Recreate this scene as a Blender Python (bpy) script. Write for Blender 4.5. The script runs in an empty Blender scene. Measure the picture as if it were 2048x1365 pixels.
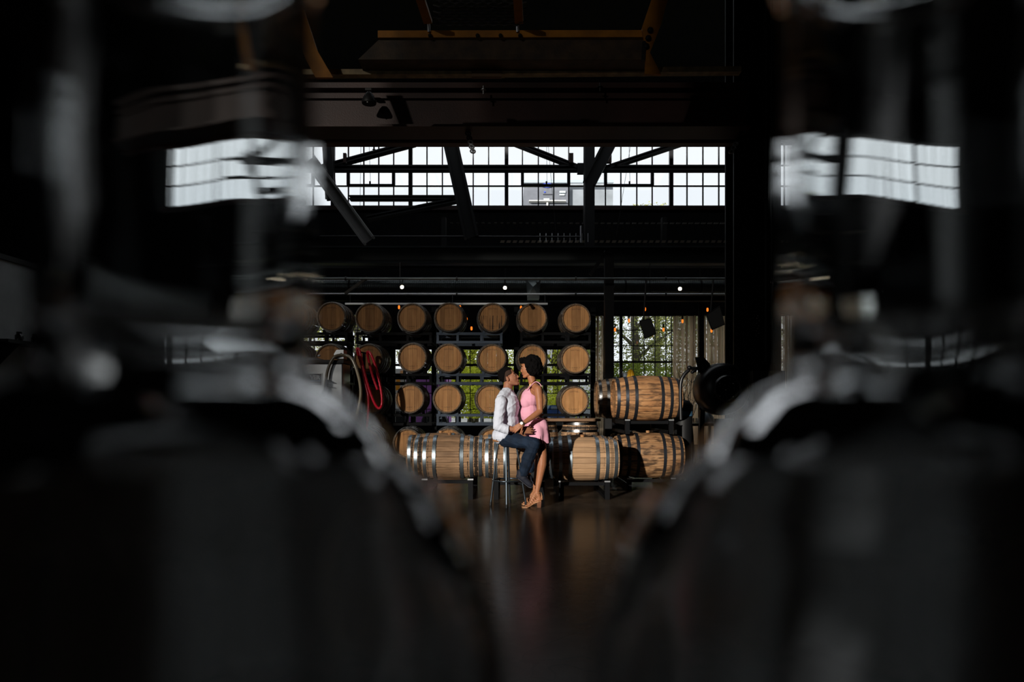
import bpy, bmesh, math, random
from mathutils import Vector, Matrix, noise
random.seed(7)
PI = math.pi
R = math.radians
scn = bpy.context.scene
COL = scn.collection

# ------------------------------------------------------------------ camera, sky, sun, exposure
F, HX, HY, EYE = 1365.33, 1024.0, 810.0, 1.16      # focal length in pixels, horizon pixel, eye height
cam = bpy.data.cameras.new('camera')
cam.lens, cam.sensor_width, cam.sensor_fit = 24, 36, 'HORIZONTAL'
cam.shift_y = (HY - 682.5) / 2048
cam.clip_start, cam.clip_end = 0.01, 400
cam.dof.use_dof = True
cam.dof.focus_distance = 7.84
cam.dof.aperture_fstop = 4.8
camo = bpy.data.objects.new('camera', cam)
COL.objects.link(camo)
camo.location = (0, 0, EYE)
camo.rotation_euler = (PI / 2, 0, 0)
scn.camera = camo

world = bpy.data.worlds.new('sky')
scn.world = world
world.use_nodes = True
bgn = world.node_tree.nodes['Background']
bgn.inputs[0].default_value = (0.93, 0.965, 1.0, 1)
bgn.inputs[1].default_value = 1.2

SUN_DIR = Vector((0.52, 1.0, -0.21)).normalized()
sl = bpy.data.lights.new('sun', 'SUN')
sl.energy = 10.5
sl.angle = R(0.9)
sl.color = (1.0, 0.95, 0.88)
so = bpy.data.objects.new('sun', sl)
COL.objects.link(so)
so.rotation_euler = SUN_DIR.to_track_quat('-Z', 'Y').to_euler()
so.location = (-12, -10, 12)

scn.view_settings.view_transform = 'Standard'
scn.view_settings.look = 'None'
scn.view_settings.exposure = 0.0
scn.view_settings.gamma = 1.0
scn.view_settings.use_curve_mapping = False


def at(x, y, Y):
    return Vector(((x - HX) / F * Y, Y, EYE + (HY - y) / F * Y))


# ------------------------------------------------------------------ mesh helpers
class MB:
    def __init__(s):
        s.v, s.f = [], []

    def add(s, vs, fs):
        n = len(s.v)
        s.v += [Vector(p) for p in vs]
        s.f += [tuple(i + n for i in f) for f in fs]
        return s

    def box(s, a, b):
        x0, x1 = sorted((a[0], b[0])); y0, y1 = sorted((a[1], b[1])); z0, z1 = sorted((a[2], b[2]))
        return s.add([(x0, y0, z0), (x1, y0, z0), (x1, y1, z0), (x0, y1, z0), (x0, y0, z1), (x1, y0, z1), (x1, y1, z1), (x0, y1, z1)],
                     [(0, 3, 2, 1), (4, 5, 6, 7), (0, 1, 5, 4), (1, 2, 6, 5), (2, 3, 7, 6), (3, 0, 4, 7)])

    def bar(s, a, b, w, h, up=(0, 0, 1)):
        a, b = Vector(a), Vector(b)
        d = (b - a).normalized()
        u = Vector(up)
        if abs(d.dot(u)) > .99: u = Vector((0, 1, 0))
        l = d.cross(u).normalized() * (w / 2)
        u = l.cross(d).normalized() * (h / 2)
        vs = [p + i * l + j * u for p in (a, b) for i, j in ((-1, -1), (1, -1), (1, 1), (-1, 1))]
        return s.add(vs, [(0, 3, 2, 1), (4, 5, 6, 7), (0, 1, 5, 4), (1, 2, 6, 5), (2, 3, 7, 6), (3, 0, 4, 7)])

    def tube(s, pts, r, n=8, caps=True, closed=False):
        pts = [Vector(p) for p in pts]
        N = len(pts)
        rr = r if isinstance(r, (list, tuple)) else [r] * N
        ref = None
        base = len(s.v)
        for i, p in enumerate(pts):
            if closed: d = (pts[(i + 1) % N] - pts[i - 1])
            else: d = pts[min(i + 1, N - 1)] - pts[max(i - 1, 0)]
            d.normalize()
            if ref is None:
                ref = Vector((0, 0, 1)) if abs(d.z) < .9 else Vector((1, 0, 0))
            u = (ref - d * ref.dot(d)).normalized()
            ref = u
            w = d.cross(u)
            for k in range(n):
                t = 2 * PI * k / n
                s.v.append(p + (u * math.cos(t) + w * math.sin(t)) * rr[i])
        M = N if closed else N - 1
        for i in range(M):
            j = (i + 1) % N
            for k in range(n):
                s.f.append((base + i * n + k, base + i * n + (k + 1) % n, base + j * n + (k + 1) % n, base + j * n + k))
        if caps and not closed:
            s.f.append(tuple(base + k for k in range(n))[::-1])
            s.f.append(tuple(base + (N - 1) * n + k for k in range(n)))
        return s

    def lathe(s, prof, n=32, axis='Z', c=(0, 0, 0), closed=False):
        """prof: (r, h) list; axis Z or X"""
        base = len(s.v)
        c = Vector(c)
        for r, h in prof:
            for k in range(n):
                t = 2 * PI * k / n
                a, b = r * math.cos(t), r * math.sin(t)
                s.v.append(c + (Vector((a, b, h)) if axis == 'Z' else Vector((h, a, b)) if axis == 'X' else Vector((b, h, a))))
        N = len(prof)
        for i in range(N if closed else N - 1):
            j = (i + 1) % N
            for k in range(n):
                s.f.append((base + i * n + k, base + i * n + (k + 1) % n, base + j * n + (k + 1) % n, base + j * n + k))
        if not closed:
            if prof[0][0] > 1e-6: s.f.append(tuple(base + k for k in range(n))[::-1])
            if prof[-1][0] > 1e-6: s.f.append(tuple(base + (N - 1) * n + k for k in range(n)))
        return s

    def ell(s, c, r, rot=None, nu=16, nv=10):
        c = Vector(c)
        m = rot or Matrix.Identity(3)
        base = len(s.v)
        s.v.append(c + m @ Vector((0, 0, r[2])))
        for i in range(1, nv):
            ph = PI * i / nv
            for k in range(nu):
                t = 2 * PI * k / nu
                s.v.append(c + m @ Vector((r[0] * math.sin(ph) * math.cos(t), r[1] * math.sin(ph) * math.sin(t), r[2] * math.cos(ph))))
        s.v.append(c + m @ Vector((0, 0, -r[2])))
        last = len(s.v) - 1
        for k in range(nu):
            s.f.append((base, base + 1 + k, base + 1 + (k + 1) % nu))
            s.f.append((last, base + 1 + (nv - 2) * nu + (k + 1) % nu, base + 1 + (nv - 2) * nu + k))
        for i in range(nv - 2):
            for k in range(nu):
                a = base + 1 + i * nu
                s.f.append((a + k, a + nu + k, a + nu + (k + 1) % nu, a + (k + 1) % nu))
        return s

    def cap(s, a, ra, b, rb, n=12):
        a, b = Vector(a), Vector(b)
        d = (b - a).normalized()
        pts, rr = [], []
        for i in range(1, 5):
            t = i / 4 * PI / 2
            pts.append(a - d * ra * math.cos(t)); rr.append(max(ra * math.sin(t), 1e-4))
        for i in range(0, 4):
            t = i / 4 * PI / 2
            pts.append(b + d * rb * math.sin(t)); rr.append(max(rb * math.cos(t), 1e-4))
        return s.tube(pts, rr, n)

    def fix(s):
        return s

    def mesh(s, name, off=(0, 0, 0), smooth=None):
        off = Vector(off)
        me = bpy.data.meshes.new(name)
        me.from_pydata([p - off for p in s.v], [], s.f)
        bm = bmesh.new(); bm.from_mesh(me)
        bmesh.ops.recalc_face_normals(bm, faces=bm.faces)
        bm.to_mesh(me); bm.free()
        if smooth is not None:
            for p in me.polygons: p.use_smooth = True
            if smooth < 180: me.set_sharp_from_angle(angle=R(smooth))
        return me


def tag(o, label=None, cat=None, group=None, kind=None):
    if label: o['label'] = label
    if cat: o['category'] = cat
    if group: o['group'] = group
    if kind: o['kind'] = kind
    return o


def empty(name, loc, label=None, cat=None, group=None, kind=None, rz=0):
    o = bpy.data.objects.new(name, None)
    COL.objects.link(o)
    o.location = loc
    o.rotation_euler = (0, 0, rz)
    o.empty_display_size = .1
    return tag(o, label, cat, group, kind)


def link(name, me, m=None, parent=None):
    if m is not None and not me.materials: me.materials.append(m)
    o = bpy.data.objects.new(name, me)
    COL.objects.link(o)
    o.parent = parent
    return o


def rootloc(o):
    v = Vector((0, 0, 0))
    while o is not None:
        v = v + o.location
        o = o.parent
    return v


def obj(name, mb, m, parent=None, smooth=None, off=None):
    """mesh given in WORLD coordinates; stored relative to its (unrotated) parent"""
    o = link(name, mb.mesh(name, rootloc(parent) if off is None else off, smooth), m, parent)
    return o


def struct(name, mb, m, parent=None, smooth=None):
    o = obj(name, mb, m, parent, smooth)
    if parent is None: o['kind'] = 'structure'
    return o


# ------------------------------------------------------------------ materials
MATS = {}


def mat(name, col, rough=.6, metal=0.0, spec=.5, bump=0.0, bscale=40, var=0.0, vscale=3, emit=None, sub=None):
    if name in MATS: return MATS[name]
    m = bpy.data.materials.new(name)
    m.use_nodes = True
    nt = m.node_tree
    b = nt.nodes['Principled BSDF']
    b.inputs['Base Color'].default_value = (*col, 1)
    b.inputs['Roughness'].default_value = rough
    b.inputs['Metallic'].default_value = metal
    b.inputs['Specular IOR Level'].default_value = spec
    tc = nt.nodes.new('ShaderNodeTexCoord')
    if var:
        n = nt.nodes.new('ShaderNodeTexNoise'); n.inputs['Scale'].default_value = vscale; n.inputs['Detail'].default_value = 6
        nt.links.new(tc.outputs['Object'], n.inputs['Vector'])
        r = nt.nodes.new('ShaderNodeValToRGB')
        r.color_ramp.elements[0].position = .3; r.color_ramp.elements[1].position = .7
        r.color_ramp.elements[0].color = (*[c * (1 - var) for c in col], 1)
        r.color_ramp.elements[1].color = (*[min(1, c * (1 + var)) for c in col], 1)
        nt.links.new(n.outputs[0], r.inputs[0]); nt.links.new(r.outputs[0], b.inputs['Base Color'])
    if bump:
        n = nt.nodes.new('ShaderNodeTexNoise'); n.inputs['Scale'].default_value = bscale; n.inputs['Detail'].default_value = 5
        nt.links.new(tc.outputs['Object'], n.inputs['Vector'])
        bp = nt.nodes.new('ShaderNodeBump'); bp.inputs['Strength'].default_value = bump; bp.inputs['Distance'].default_value = .01
        nt.links.new(n.outputs[0], bp.inputs['Height']); nt.links.new(bp.outputs[0], b.inputs['Normal'])
    if emit:
        b.inputs['Emission Color'].default_value = (*emit[:3], 1)
        b.inputs['Emission Strength'].default_value = emit[3]
    if sub: b.inputs['Subsurface Weight'].default_value = sub; b.inputs['Subsurface Radius'].default_value = (.01, .004, .002)
    MATS[name] = m
    return m


class NB:
    """tiny node builder"""
    def __init__(s, m):
        s.nt = m.node_tree

    def n(s, t, **kw):
        nd = s.nt.nodes.new(t)
        for k, v in kw.items():
            if k.startswith('i_'):
                nd.inputs[int(k[2:])].default_value = v
            else: setattr(nd, k, v)
        return nd

    def l(s, a, b):
        s.nt.links.new(a, b)

    def math(s, op, a, b=None, c=None):
        nd = s.n('ShaderNodeMath', operation=op)
        for i, q in enumerate((a, b, c)):
            if q is None: continue
            if isinstance(q, (int, float)): nd.inputs[i].default_value = q
            else: s.l(q, nd.inputs[i])
        return nd.outputs[0]

    def noise(s, vec, scale=(1, 1, 1), sc=1.0, det=4):
        mp = s.n('ShaderNodeMapping'); mp.inputs['Scale'].default_value = scale
        s.l(vec, mp.inputs['Vector'])
        nz = s.n('ShaderNodeTexNoise'); nz.inputs['Scale'].default_value = sc; nz.inputs['Detail'].default_value = det
        s.l(mp.outputs[0], nz.inputs['Vector'])
        return nz.outputs[0]

    def ramp(s, fac, stops):
        r = s.n('ShaderNodeValToRGB')
        e = r.color_ramp.elements
        while len(e) < len(stops): e.new(.5)
        for i, (p, c) in enumerate(stops):
            e[i].position = p; e[i].color = (*c, 1)
        s.l(fac, r.inputs[0])
        return r.outputs[0]

    def mix(s, fac, a, b, mode='MIX'):
        nd = s.n('ShaderNodeMix', data_type='RGBA', blend_type=mode)
        for i, q in ((0, fac), (6, a), (7, b)):
            if isinstance(q, (int, float)): nd.inputs[i].default_value = q
            elif isinstance(q, tuple): nd.inputs[i].default_value = (*q, 1)
            else: s.l(q, nd.inputs[i])
        return nd.outputs[2]


def wood(name, dark, light, grain=(3, 60, 60), char=0.0, stamp=0.0, drips=0.0, rough=.65, soot=0.0):
    """oak: grain runs along the axis with the small scale; tone differs from piece to piece"""
    if name in MATS: return MATS[name]
    m = bpy.data.materials.new(name); m.use_nodes = True
    B = NB(m); nt = m.node_tree
    bs = nt.nodes['Principled BSDF']
    tc = B.n('ShaderNodeTexCoord'); oi = B.n('ShaderNodeObjectInfo')
    rnd = oi.outputs['Random']
    add = B.n('ShaderNodeVectorMath', operation='ADD')
    cx = B.n('ShaderNodeCombineXYZ')
    B.l(B.math('MULTIPLY', rnd, 37.0), cx.inputs[0]); B.l(B.math('MULTIPLY', rnd, 91.0), cx.inputs[1])
    B.l(tc.outputs['Object'], add.inputs[0]); B.l(cx.outputs[0], add.inputs[1])
    P = add.outputs[0]
    g = B.noise(P, grain, 1.0, 6)
    blot = B.noise(P, (2, 2, 2), 2.0, 4)
    f = B.math('ADD', B.math('MULTIPLY', g, .62), B.math('MULTIPLY', blot, .38))
    c = B.ramp(f, [(.32, dark), (.66, light)])
    tone = B.math('ADD', B.math('MULTIPLY', rnd, .42), .78)
    hv = B.n('ShaderNodeHueSaturation'); B.l(tone, hv.inputs['Value']); B.l(c, hv.inputs['Color'])
    c = hv.outputs['Color']
    if char:
        sx = B.n('ShaderNodeSeparateXYZ'); B.l(tc.outputs['Object'], sx.inputs[0])
        ax = B.math('ABSOLUTE', sx.outputs[0])
        nz = B.noise(P, (25, 25, 25), 1.0, 5)
        tot = None
        for pos, wd, k in ((.148, .022, .95), (.345, .04, 1.25), (.245, .02, .7)):
            q = B.math('SUBTRACT', 1.0, B.math('DIVIDE', B.math('ABSOLUTE', B.math('SUBTRACT', ax, pos)), wd))
            q = B.math('MULTIPLY', B.math('MAXIMUM', q, 0.0), k)
            q = B.math('GREATER_THAN', B.math('MULTIPLY', q, nz), .3)
            tot = q if tot is None else B.math('MAXIMUM', tot, q)
        c = B.mix(B.math('MULTIPLY', tot, char), c, (.02, .014, .01))
    if soot:
        nz = B.noise(P, (6, 16, 16), 1.0, 9)
        q = B.ramp(nz, [(.47, (0, 0, 0)), (.6, (1, 1, 1))])
        c = B.mix(B.math('MULTIPLY', q, soot), c, (.035, .02, .012))
    if stamp or drips:
        sx = B.n('ShaderNodeSeparateXYZ'); B.l(tc.outputs['Object'], sx.inputs[0])
        y, z = sx.outputs[1], sx.outputs[2]
        ay = B.math('ABSOLUTE', y)
        if stamp:
            nz = B.noise(tc.outputs['Object'], (90, 90, 40), 1.0, 2)
            tot = None
            for zc, hw, hy in ((.175, .011, .10), (-.165, .012, .11), (-.20, .008, .05)):
                zz = B.math('ADD', z, B.math('MULTIPLY', B.math('MULTIPLY', y, y), 1.2 if zc > 0 else -.6))
                q = B.math('MULTIPLY', B.math('LESS_THAN', B.math('ABSOLUTE', B.math('SUBTRACT', zz, zc)), hw), B.math('LESS_THAN', ay, hy))
                q = B.math('MULTIPLY', q, B.math('GREATER_THAN', nz, .5))
                tot = q if tot is None else B.math('MAXIMUM', tot, q)
            c = B.mix(B.math('MULTIPLY', tot, stamp), c, (.06, .03, .015))
        if drips:
            nz = B.noise(tc.outputs['Object'], (1, 38, 1.6), 1.0, 2)
            q = B.math('MULTIPLY', B.math('GREATER_THAN', nz, .57), B.math('LESS_THAN', z, .04))
            c = B.mix(B.math('MULTIPLY', q, drips), c, (.012, .01, .008))
    B.l(c, bs.inputs['Base Color'])
    bs.inputs['Roughness'].default_value = rough
    bs.inputs['Specular IOR Level'].default_value = .3
    bp = B.n('ShaderNodeBump'); bp.inputs['Strength'].default_value = .25; bp.inputs['Distance'].default_value = .004
    B.l(g, bp.inputs['Height']); B.l(bp.outputs[0], bs.inputs['Normal'])
    MATS[name] = m
    return m


def pane_mat(name, tint, k=.05):
    if name in MATS: return MATS[name]
    m = bpy.data.materials.new(name); m.use_nodes = True
    B = NB(m); nt = m.node_tree
    nt.nodes.remove(nt.nodes['Principled BSDF'])
    out = nt.nodes['Material Output']
    t = B.n('ShaderNodeBsdfTransparent'); t.inputs[0].default_value = (*tint, 1)
    g = B.n('ShaderNodeBsdfGlossy'); g.inputs['Roughness'].default_value = .03
    mx = B.n('ShaderNodeMixShader'); mx.inputs[0].default_value = k
    B.l(t.outputs[0], mx.inputs[1]); B.l(g.outputs[0], mx.inputs[2]); B.l(mx.outputs[0], out.inputs[0])
    MATS[name] = m
    return m


def glass_mat(name, col, rough=0.0, ior=1.5):
    if name in MATS: return MATS[name]
    m = bpy.data.materials.new(name); m.use_nodes = True
    b = m.node_tree.nodes['Principled BSDF']
    b.inputs['Base Color'].default_value = (*col, 1)
    b.inputs['Transmission Weight'].default_value = 1
    b.inputs['Roughness'].default_value = rough
    b.inputs['IOR'].default_value = ior
    MATS[name] = m
    return m


def leaf_mat(name, col):
    if name in MATS: return MATS[name]
    m = bpy.data.materials.new(name); m.use_nodes = True
    B = NB(m); nt = m.node_tree
    nt.nodes.remove(nt.nodes['Principled BSDF'])
    out = nt.nodes['Material Output']
    d = B.n('ShaderNodeBsdfDiffuse'); t = B.n('ShaderNodeBsdfTranslucent')
    tc = B.n('ShaderNodeTexCoord')
    nz = B.noise(tc.outputs['Object'], (1, 1, 1), 1.7, 3)
    c = B.ramp(nz, [(.35, tuple(q * .45 for q in col)), (.65, tuple(min(1, q * 1.35) for q in col))])
    B.l(c, d.inputs[0]); B.l(c, t.inputs[0])
    mx = B.n('ShaderNodeMixShader'); mx.inputs[0].default_value = .55
    B.l(d.outputs[0], mx.inputs[1]); B.l(t.outputs[0], mx.inputs[2]); B.l(mx.outputs[0], out.inputs[0])
    MATS[name] = m
    return m


def curtain_mat():
    m = bpy.data.materials.new('string_curtain'); m.use_nodes = True
    B = NB(m); nt = m.node_tree
    nt.nodes.remove(nt.nodes['Principled BSDF'])
    out = nt.nodes['Material Output']
    tc = B.n('ShaderNodeTexCoord')
    d = B.n('ShaderNodeBsdfDiffuse'); t = B.n('ShaderNodeBsdfTranslucent'); tr = B.n('ShaderNodeBsdfTransparent')
    nz = B.noise(tc.outputs['Object'], (30, 3, .2), 1.0, 4)
    c = B.ramp(nz, [(.3, (.40, .26, .15)), (.7, (.88, .70, .50))])
    B.l(c, d.inputs[0]); B.l(c, t.inputs[0])
    m1 = B.n('ShaderNodeMixShader'); m1.inputs[0].default_value = .6
    B.l(d.outputs[0], m1.inputs[1]); B.l(t.outputs[0], m1.inputs[2])
    st = B.noise(tc.outputs['Object'], (46, 3, .12), 1.0, 1)
    m2 = B.n('ShaderNodeMixShader')
    B.l(B.math('MULTIPLY', B.math('GREATER_THAN', st, .58), .55), m2.inputs[0])
    B.l(m1.outputs[0], m2.inputs[1]); B.l(tr.outputs[0], m2.inputs[2]); B.l(m2.outputs[0], out.inputs[0])
    return m


def floor_mat():
    m = bpy.data.materials.new('polished_concrete'); m.use_nodes = True
    B = NB(m); nt = m.node_tree; b = nt.nodes['Principled BSDF']
    tc = B.n('ShaderNodeTexCoord')
    n1 = B.noise(tc.outputs['Object'], (1, 1, 1), 1.1, 8)
    n2 = B.noise(tc.outputs['Object'], (1, 1, 1), 9, 6)
    c = B.ramp(B.math('ADD', B.math('MULTIPLY', n1, .6), B.math('MULTIPLY', n2, .4)), [(.36, (.028, .021, .016)), (.64, (.085, .064, .047))])
    vo = B.n('ShaderNodeTexVoronoi', feature='DISTANCE_TO_EDGE'); vo.inputs['Scale'].default_value = .9
    wv = B.n('ShaderNodeVectorMath', operation='ADD')
    nn = B.n('ShaderNodeTexNoise'); nn.inputs['Scale'].default_value = 2.0; B.l(tc.outputs['Object'], nn.inputs['Vector'])
    B.l(tc.outputs['Object'], wv.inputs[0]); B.l(nn.outputs['Color'], wv.inputs[1]); B.l(wv.outputs[0], vo.inputs['Vector'])
    crack = B.math('LESS_THAN', vo.outputs['Distance'], .006)
    c = B.mix(B.math('MULTIPLY', crack, .6), c, (.02, .017, .014))
    B.l(c, b.inputs['Base Color'])
    r = B.n('ShaderNodeMapRange'); B.l(n1, r.inputs[0]); r.inputs[3].default_value = .17; r.inputs[4].default_value = .30
    B.l(r.outputs[0], b.inputs['Roughness'])
    b.inputs['Specular IOR Level'].default_value = .05
    bp = B.n('ShaderNodeBump'); bp.inputs['Strength'].default_value = .1; bp.inputs['Distance'].default_value = .01
    B.l(n2, bp.inputs['Height']); B.l(bp.outputs[0], b.inputs['Normal'])
    return m


BLACK = mat('black_paint', (.006, .006, .0065), .55, spec=.3)
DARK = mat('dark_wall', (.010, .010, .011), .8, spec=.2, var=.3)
STEEL_DK = mat('dark_steel', (.016, .016, .017), .5, .3, bump=.1)
RUST = mat('red_oxide_steel', (.045, .019, .015), .5, spec=.4, var=.35, vscale=1.5, bump=.15, bscale=60)
YELLOW = mat('yellow_crane_paint', (.42, .155, .004), .55, var=.35, vscale=5, bump=.1)
RACK = mat('lit_blue_rack_paint', (.055, .072, .10), .38, .5)
RACKB = mat('black_and_dim_rack_paint', (.003, .0032, .004), .6, 0, spec=.12)
HOOP = mat('galvanised_hoop', (.46, .54, .60), .36, .95, bump=.12, bscale=25, var=.2, vscale=8)
HOOPD = mat('dark_hoop', (.035, .04, .05), .42, .7, bump=.15, bscale=25)
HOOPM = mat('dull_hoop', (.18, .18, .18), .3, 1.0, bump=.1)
STAIN = mat('stainless_steel', (.45, .46, .47), .36, 1.0, bump=.03, bscale=30, var=.12, vscale=2)
GALV = mat('galvanised_duct', (.16, .18, .18), .42, .8, bump=.1, var=.25)
ALU = mat('aluminium', (.7, .71, .73), .35, .9)
OAK = wood('new_oak', (.215, .118, .06), (.42, .25, .136), (4, 55, 55), char=.95, soot=.25)
OAKE = wood('clean_new_oak', (.31, .18, .095), (.49, .30, .165), (4, 55, 55), char=.4)
OAKA = wood('aged_oak', (.24, .10, .036), (.47, .245, .105), (4, 50, 50), soot=.7)
OAKAA = wood('weathered_oak', (.22, .10, .04), (.44, .25, .12), (4, 50, 50), soot=.85)
OAKH = wood('oak_head', (.32, .135, .043), (.54, .27, .10), (60, 60, 2.2), stamp=.55)
OAKHD = wood('oak_head_dripped', (.32, .135, .043), (.54, .27, .10), (60, 60, 2.2), stamp=.5, drips=.95)
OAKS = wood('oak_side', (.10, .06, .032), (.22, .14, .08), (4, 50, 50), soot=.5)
SEATW = wood('stool_oak', (.20, .08, .03), (.42, .20, .08), (4, 60, 60))
TABLEW = wood('dark_table_wood', (.02, .013, .009), (.05, .03, .02), (4, 50, 50), rough=.4)
PLANK = wood('brown_plank', (.10, .055, .03), (.22, .12, .06), (3, 50, 50))
PANE = pane_mat('window_pane', (.95, .96, .965), .04)
PANED = pane_mat('dusty_pane', (.92, .935, .945), .04)
FLOOR = floor_mat()
CURT = curtain_mat()

# ------------------------------------------------------------------ room shell
YB = 20.0          # far wall plane
XL, XR, YN, ZT = -17.0, 17.0, -4.0, 10.2


def wall_x(name, y, th, x0, x1, z0, z1, holes, m):
    """wall in a plane of constant y with rectangular holes (x0,x1,z0,z1), sorted by x and not overlapping in x unless equal columns"""
    mb = MB()
    xs = sorted({x0, x1, *[h[0] for h in holes], *[h[1] for h in holes]})
    for a, b in zip(xs[:-1], xs[1:]):
        hs = sorted([h for h in holes if h[0] <= a + 1e-6 and h[1] >= b - 1e-6], key=lambda h: h[2])
        z = z0
        for h in hs:
            if h[2] > z + 1e-6: mb.box((a, y, z), (b, y + th, h[2]))
            z = h[3]
        if z < z1 - 1e-6: mb.box((a, y, z), (b, y + th, z1))
    return struct(name, mb, m)


struct('floor', MB().box((XL, YN, -.1), (XR, YB + .3, 0)), FLOOR)
SKY = (-6.0, 6.0, 11.0, 13.8)      # glazed ridge light in the roof, above the frame
cm = MB().box((XL, YN - .3, ZT), (XR, SKY[2], ZT + .15)).box((XL, SKY[3], ZT), (XR, YB + .3, ZT + .15))
cm.box((XL, SKY[2], ZT), (SKY[0], SKY[3], ZT + .15)).box((SKY[1], SKY[2], ZT), (XR, SKY[3], ZT + .15))
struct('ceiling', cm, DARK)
kl = empty('window_6', (0, 12.5, ZT), kind='structure')
kf = MB()
for k in range(9): kf.box((SKY[0] + 1.5 * k - .03, SKY[2], ZT + .02), (SKY[0] + 1.5 * k + .03, SKY[3], ZT + .1))
obj('glazing_bars', kf, BLACK, kl)
for k in range(8): obj('pane', MB().box((SKY[0] + 1.5 * k, SKY[2], ZT + .05), (SKY[0] + 1.5 * k + 1.5, SKY[3], ZT + .06)), pane_mat('roof_pane', (.93, .94, .95), .04), kl)
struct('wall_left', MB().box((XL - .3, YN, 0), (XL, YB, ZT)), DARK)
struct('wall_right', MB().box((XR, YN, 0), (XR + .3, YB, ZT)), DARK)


def xb(px): return (px - HX) / F * YB
def zb(py): return EYE + (HY - py) / F * YB


W1 = (xb(318), xb(1985), zb(412.5), zb(280))
W2 = (xb(560), xb(738), zb(738), zb(626))
W3 = (xb(786), xb(1185), zb(850), zb(696))
W4 = (xb(1185), xb(1700), zb(850), zb(629))
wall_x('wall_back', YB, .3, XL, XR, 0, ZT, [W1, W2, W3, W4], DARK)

# unseen window behind the camera; pane tints invented to grade the sun indoors
NWX = [-13.0, -11.2, -10.35, -9.45, -8.4, -7.2, -4.4]
NWZ = [2.4, 3.5, 4.25, 4.6, 5.25, 6.05, 6.8, 8.2]
wall_x('wall_front', YN - .3, .3, XL, XR, 0, ZT, [(NWX[0], NWX[-1], NWZ[0], NWZ[-1])], DARK)
w0 = empty('window_5', (NWX[0], YN - .15, NWZ[0]), kind='structure')
fr = MB()
for x in (NWX[0], NWX[-1]): fr.box((x - .03, YN - .2, NWZ[0]), (x + .03, YN - .1, NWZ[-1]))
for z in (NWZ[0], NWZ[4], NWZ[-1]): fr.box((NWX[0], YN - .2, z - .03), (NWX[-1], YN - .1, z + .03))
obj('window_frame', fr, BLACK, w0)
TRN = [[.06, .30, .45, .55, .62, .98],     # sill row first; columns from the left
       [.07, .42, .48, .55, .75, .98],
       [.07, .40, .46, .52, .70, .85],
       [.07, .38, .44, .50, .66, .10],
       [.08, .24, .28, .33, .52, .06],
       [.05, .12, .14, .17, .30, .05],
       [.03, .08, .20, .20, .07, .045]]
for j in range(7):
    for i in range(6):
        t = TRN[j][i] * .42
        obj('pane', MB().box((NWX[i], YN - .155, NWZ[j]), (NWX[i + 1], YN - .145, NWZ[j + 1])),
            pane_mat('sun_grading_pane_%d' % int(t * 100), (t ** .5, t ** .5, t ** .5 * .99), .02), w0)


def sash(name, W, xs, zs, thick_x=(), thick_z=(), y=YB + .12, w=.035, tw=.11, glass=PANE, low=None, vents=()):
    """steel sash window: frame + one mesh of glazing bars + separate panes"""
    root = empty(name, (W[0], y, W[2]), kind='structure')
    f = MB()
    for x in (W[0], W[1]): f.box((x - .05, y - .05, W[2]), (x + .05, y + .05, W[3]))
    for z in (W[2], W[3]): f.box((W[0], y - .05, z - .04), (W[1], y + .05, z + .04))
    obj('window_frame', f, BLACK, root)
    for x in thick_x: obj('mullion', MB().box((x - tw / 2, y - .07, W[2]), (x + tw / 2, y + .05, W[3])), BLACK, root)
    b = MB()
    for x in xs:
        if all(abs(x - t) > .03 for t in thick_x): b.box((x - w / 2, y - .025, W[2]), (x + w / 2, y + .025, W[3]))
    for z in zs: b.box((W[0], y - .028, z - w / 2), (W[1], y + .028, z + w / 2))
    for z in thick_z: b.box((W[0], y - .05, z - tw * .3), (W[1], y + .04, z + tw * .3))
    obj('glazing_bars', b, BLACK, root)
    for (x0, x1, z0, z1) in vents:
        v = MB()
        for x in (x0, x1): v.box((x - .045, y - .06, z0), (x + .045, y + .03, z1))
        for z in (z0, z1): v.box((x0, y - .06, z - .035), (x1, y + .03, z + .035))
        obj('vent_sash', v, BLACK, root)
    X = [W[0]] + sorted(set(list(xs) + list(thick_x))) + [W[1]]
    Z = [W[2]] + sorted(set(list(zs) + list(thick_z))) + [W[3]]
    cache = {}
    for i in range(len(X) - 1):
        for j in range(len(Z) - 1):
            dx, dz = round(X[i + 1] - X[i], 3), round(Z[j + 1] - Z[j], 3)
            mm = low if (low and j == 0) else glass
            key = (dx, dz, mm.name)
            if key not in cache:
                cache[key] = MB().box((0, -.003, 0), (dx, .003, dz)).mesh('pane')
            o = link('pane', cache[key], mm, root)
            o.location = Vector((X[i], y, Z[j])) - root.location
    return root


upx = [333, 365, 397, 429, 461, 493, 526, 559, 591, 624, 664, 695, 726, 756, 786, 820, 853, 884, 915, 946, 977, 1013, 1045, 1077, 1108, 1138, 1178, 1212, 1243, 1275,
       1306, 1344, 1376, 1408, 1440, 1471, 1510, 1541, 1572, 1603, 1634, 1675, 1706, 1737, 1768, 1799, 1840, 1871, 1902, 1933, 1960]
thx = [333, 493, 664, 820, 1013, 1178, 1344, 1510, 1675, 1740, 1840]
V = lambda a, b: (xb(a), xb(b), zb(369), zb(331))
sash('window_1', W1, [xb(p) for p in upx], [zb(370), zb(328.5), zb(286)], [xb(p) for p in thx], (), low=PANED,
     vents=[V(695, 786), V(1045, 1138), V(1212, 1306), V(526, 624)])
lowx = lambda a, b: [xb(p) for p in range(int(a) + 22, int(b) - 8, 22)]
zrow = [zb(p) for p in (660, 691.5, 755, 787, 819)]
sash('window_2', W2, lowx(560, 738), zrow[:2], [xb(652)], [zb(724)], w=.022)
sash('window_3', W3, lowx(786, 1185), [zb(p) for p in (787, 819)], [xb(826), xb(914), xb(1002), xb(1134 - 44)], [zb(730), zb(757)], w=.022)
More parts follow.
